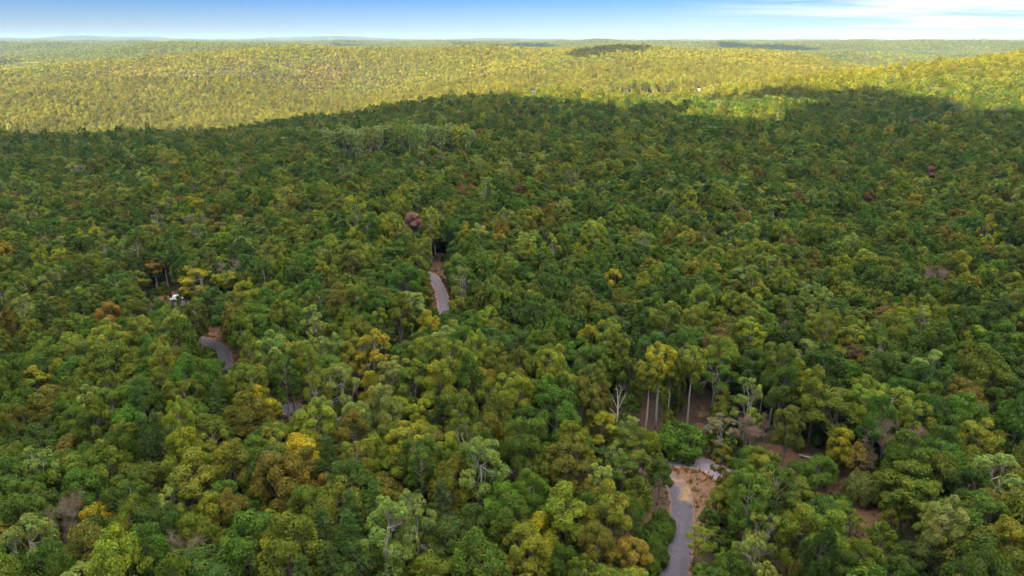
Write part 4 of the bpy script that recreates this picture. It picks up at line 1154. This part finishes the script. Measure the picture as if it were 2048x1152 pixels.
# ------------------------------------------------------------------ fallen log
a_, b_ = hit(1598, 912), hit(1662, 938)
mb = MB(); P_ = bend(a_ + [0, 0, 0.25], b_ + [0, 0, 0.9], np.random.default_rng(3), 9, 0.02)
mb.tube(P_, np.linspace(0.22, 0.11, 9), 8)
root = bpy.data.objects.new('fallen_log', None); COL.objects.link(root); tag(root, 'pale fallen log lying slantwise under the broad oak', 'log')
link('stem', mb.mesh('stem', M_DEAD, True), root)
mb = MB()
for f, dx in ((3, 1), (5, -1), (6, 1)):
    mb.tube(bend(P_[f], P_[f] + [dx * 0.9, 0.5, 0.8], np.random.default_rng(f), 4, 0.05), [0.06, 0.05, 0.03, 0.015], 5)
link('branch_stubs', mb.mesh('branch_stubs', M_DEAD, True), root)

# ------------------------------------------------------------------ weeds and dry grass on the verges
gr = np.random.default_rng(61)
gp = []
for P_, half, _n in ROADS:
    d_ = np.gradient(P_, axis=0); d_ /= np.linalg.norm(d_, axis=1)[:, None]
    for s_ in (-1, 1):
        k = gr.integers(0, len(P_), len(P_) * 9)
        off = half + np.abs(gr.normal(0, 1.0, len(k))) - 0.15
        gp.append(P_[k] + np.stack([-d_[k, 1], d_[k, 0]], -1) * (s_ * off)[:, None] + gr.normal(0, 0.4, (len(k), 2)))
for x, y, r_ in SOILW:
    if r_ > 10: continue
    n = int(r_ * 7); a_ = gr.uniform(0, 6.28, n); q = r_ * np.sqrt(gr.uniform(0.15, 1.9, n))
    gp.append(np.stack([x + q * np.cos(a_), y + q * np.sin(a_)], -1))
gp = np.vstack(gp)
keep_ = np.minimum(line_dist(gp[:, 0], gp[:, 1], ROADPTS[::2]), 9) > 1.75
gp = gp[keep_]
gz = height(gp[:, 0], gp[:, 1])
nb = 7
n = len(gp)
c0 = np.repeat(np.column_stack([gp, gz]), nb, 0) + np.column_stack([gr.normal(0, 0.16, (n * nb, 2)), np.zeros(n * nb)])
hh = np.repeat(gr.uniform(0.15, 0.6, n), nb) * gr.uniform(0.6, 1.2, n * nb)
a_ = gr.uniform(0, 6.28, n * nb); sd_ = np.column_stack([np.cos(a_), np.sin(a_), np.zeros(n * nb)]) * 0.06
ln = np.column_stack([gr.normal(0, 0.25, (n * nb, 2)), np.ones(n * nb)]) * hh[:, None]
V = np.stack([c0 + sd_, c0 - sd_, c0 + ln], 1).reshape(-1, 3)
tone = gr.random(n)[:, None]
cc = np.where(tone < 0.35, np.array([[0.10, 0.13, 0.02]]), np.where(tone < 0.8, np.array([[0.24, 0.17, 0.07]]), np.array([[0.16, 0.09, 0.035]]))) * gr.uniform(0.7, 1.3, (n, 1))
wo_ = link('grass', mesh_np('grass', V, None, np.arange(len(V)).reshape(-1, 3), (M_LEAF,), col=np.repeat(cc, nb * 3, 0)))
tag(wo_, 'green and dry weeds growing along the verges and bare soil', 'grass', kind='stuff')

# ------------------------------------------------------------------ clouds that throw the shade (above and behind the view)
m, nt, out = mat_new('cloud')
df = nt.nodes.new('ShaderNodeBsdfDiffuse'); df.inputs[0].default_value = (0.95, 0.95, 0.95, 1)
tl = nt.nodes.new('ShaderNodeBsdfTranslucent'); tl.inputs[0].default_value = (0.95, 0.95, 0.95, 1)
mx = nt.nodes.new('ShaderNodeMixShader'); mx.inputs[0].default_value = 0.45
nt.links.new(df.outputs[0], mx.inputs[1]); nt.links.new(tl.outputs[0], mx.inputs[2]); nt.links.new(mx.outputs[0], out.inputs['Surface'])
M_CLOUD = m
def ico():
    import bmesh
    bm = bmesh.new(); bmesh.ops.create_icosphere(bm, subdivisions=1, radius=1.0)
    v = np.array([x.co[:] for x in bm.verts]); f = np.array([[w.index for w in q.verts] for q in bm.faces]); bm.free()
    return v, f
IV, IF = ico()
ALT = 950.0
sx, sy, sz = sun_to
def cloud(points, rads, label, seed):
    """points on the canopy to be shaded -> puffs of one cloud up the sun's direction"""
    r = np.random.default_rng(seed)
    mb = MB()
    for (x, y, z), rr in zip(points, rads):
        t = (ALT + r.uniform(-30, 60) - z) / sz
        c = np.array([x + sx * t, y + sy * t, z + sz * t])
        mb.add(IV * np.array([rr, rr, rr * 0.8]) * (1 + 0.12 * np.sin(IV[:, :1] * 6 + c[0]) * np.sin(IV[:, 1:2] * 7)) + c, None, IF)
    tag(link('cloud', mb.mesh('cloud', M_CLOUD, True)), label, kind='structure')
cr_ = np.random.default_rng(40)
EDGE_PX = [-400, 0, 200, 400, 600, 760, 860, 980, 1060, 1150, 1230, 1340, 1420, 1500, 1600, 1700, 1800, 1850, 1950, 2048, 2500]
EDGE_PY = [265, 262, 232, 208, 190, 180, 178, 184, 196, 200, 212, 212, 190, 177, 175, 177, 182, 205, 214, 222, 230]
P_, R_ = [], []
s = 40.0
for x in np.arange(-1150, 1150, s):
    for y in np.arange(-420, 1050, s):
        x1, y1 = x + cr_.uniform(-12, 12), y + cr_.uniform(-12, 12)
        z = float(height(x1, y1)) + 16
        rr = cr_.uniform(29, 39)
        if y1 > 60:
            a, b, d = project(x1, y1 + 14, z)
            if a < 980:
                if y1 > float(brow(x1)) + 90: continue
            elif b < np.interp(a, EDGE_PX, EDGE_PY): continue
            if 1350 < a < 1630 and 189 < b < 226 and d > 250: continue
        P_.append((x1, y1, z)); R_.append(rr)
cloud(P_, R_, 'broad cumulus cloud overhead whose shadow darkens the near forest', 1)
def small_cloud(px, py, w, dpt, label, seed, n=14):
    g = hit(px, py, 16); r = np.random.default_rng(seed)
    P, Rr = [], []
    for i in range(n):
        P.append((g[0] + r.uniform(-0.5, 0.5) * w, g[1] + r.uniform(-0.5, 0.5) * dpt, g[2])); Rr.append(min(w, dpt) * r.uniform(0.13, 0.27))
    cloud(P, Rr, label, seed)
small_cloud(1225, 95, 210, 180, 'small cumulus cloud shading the distant slope right of centre', 2, 26)
small_cloud(1530, 95, 460, 300, 'long cumulus cloud shading the far ridge on the right', 3, 24)
small_cloud(715, 91, 300, 150, 'small cumulus cloud shading the skyline woods left of centre', 4, 26)
small_cloud(600, 91, 160, 120, 'tiny cumulus cloud shading woods under the radio mast', 5)
small_cloud(1010, 90, 520, 220, 'long cumulus cloud shading the central skyline', 6, 26)
small_cloud(15, 124, 80, 70, 'small cumulus cloud shading the hazy slope at the left edge', 7)
small_cloud(605, 175, 44, 34, 'tiny cumulus cloud shading a spot on the sunlit hill', 8, 6)

# ------------------------------------------------------------------ haze
zmin = float(GZ.min()) - 1.5; zmax = max(float(GZ.max()) + 34, CAM_H + 20, topz + 20)
x0, x1, y0, y1 = float(gx[0]) - 20, float(gx[-1]) + 20, float(gy[0]) - 20, float(gy[-1]) + 20
mb = MB(); mb.box(((x0 + x1) / 2, (y0 + y1) / 2, (zmin + zmax) / 2), (x1 - x0, y1 - y0, zmax - zmin))
m, nt, out = mat_new('haze')
pv = nt.nodes.new('ShaderNodeVolumePrincipled')
pv.inputs['Color'].default_value = (0.42, 0.66, 1.0, 1); pv.inputs['Density'].default_value = 0.000040; pv.inputs['Anisotropy'].default_value = 0.1
nt.links.new(pv.outputs[0], out.inputs['Volume'])
tag(link('haze', mb.mesh('haze', m)), 'thin blue haze lying over the hills', kind='stuff')
print('done', round(time.time() - T0, 1), 'zrange', zmin, zmax)
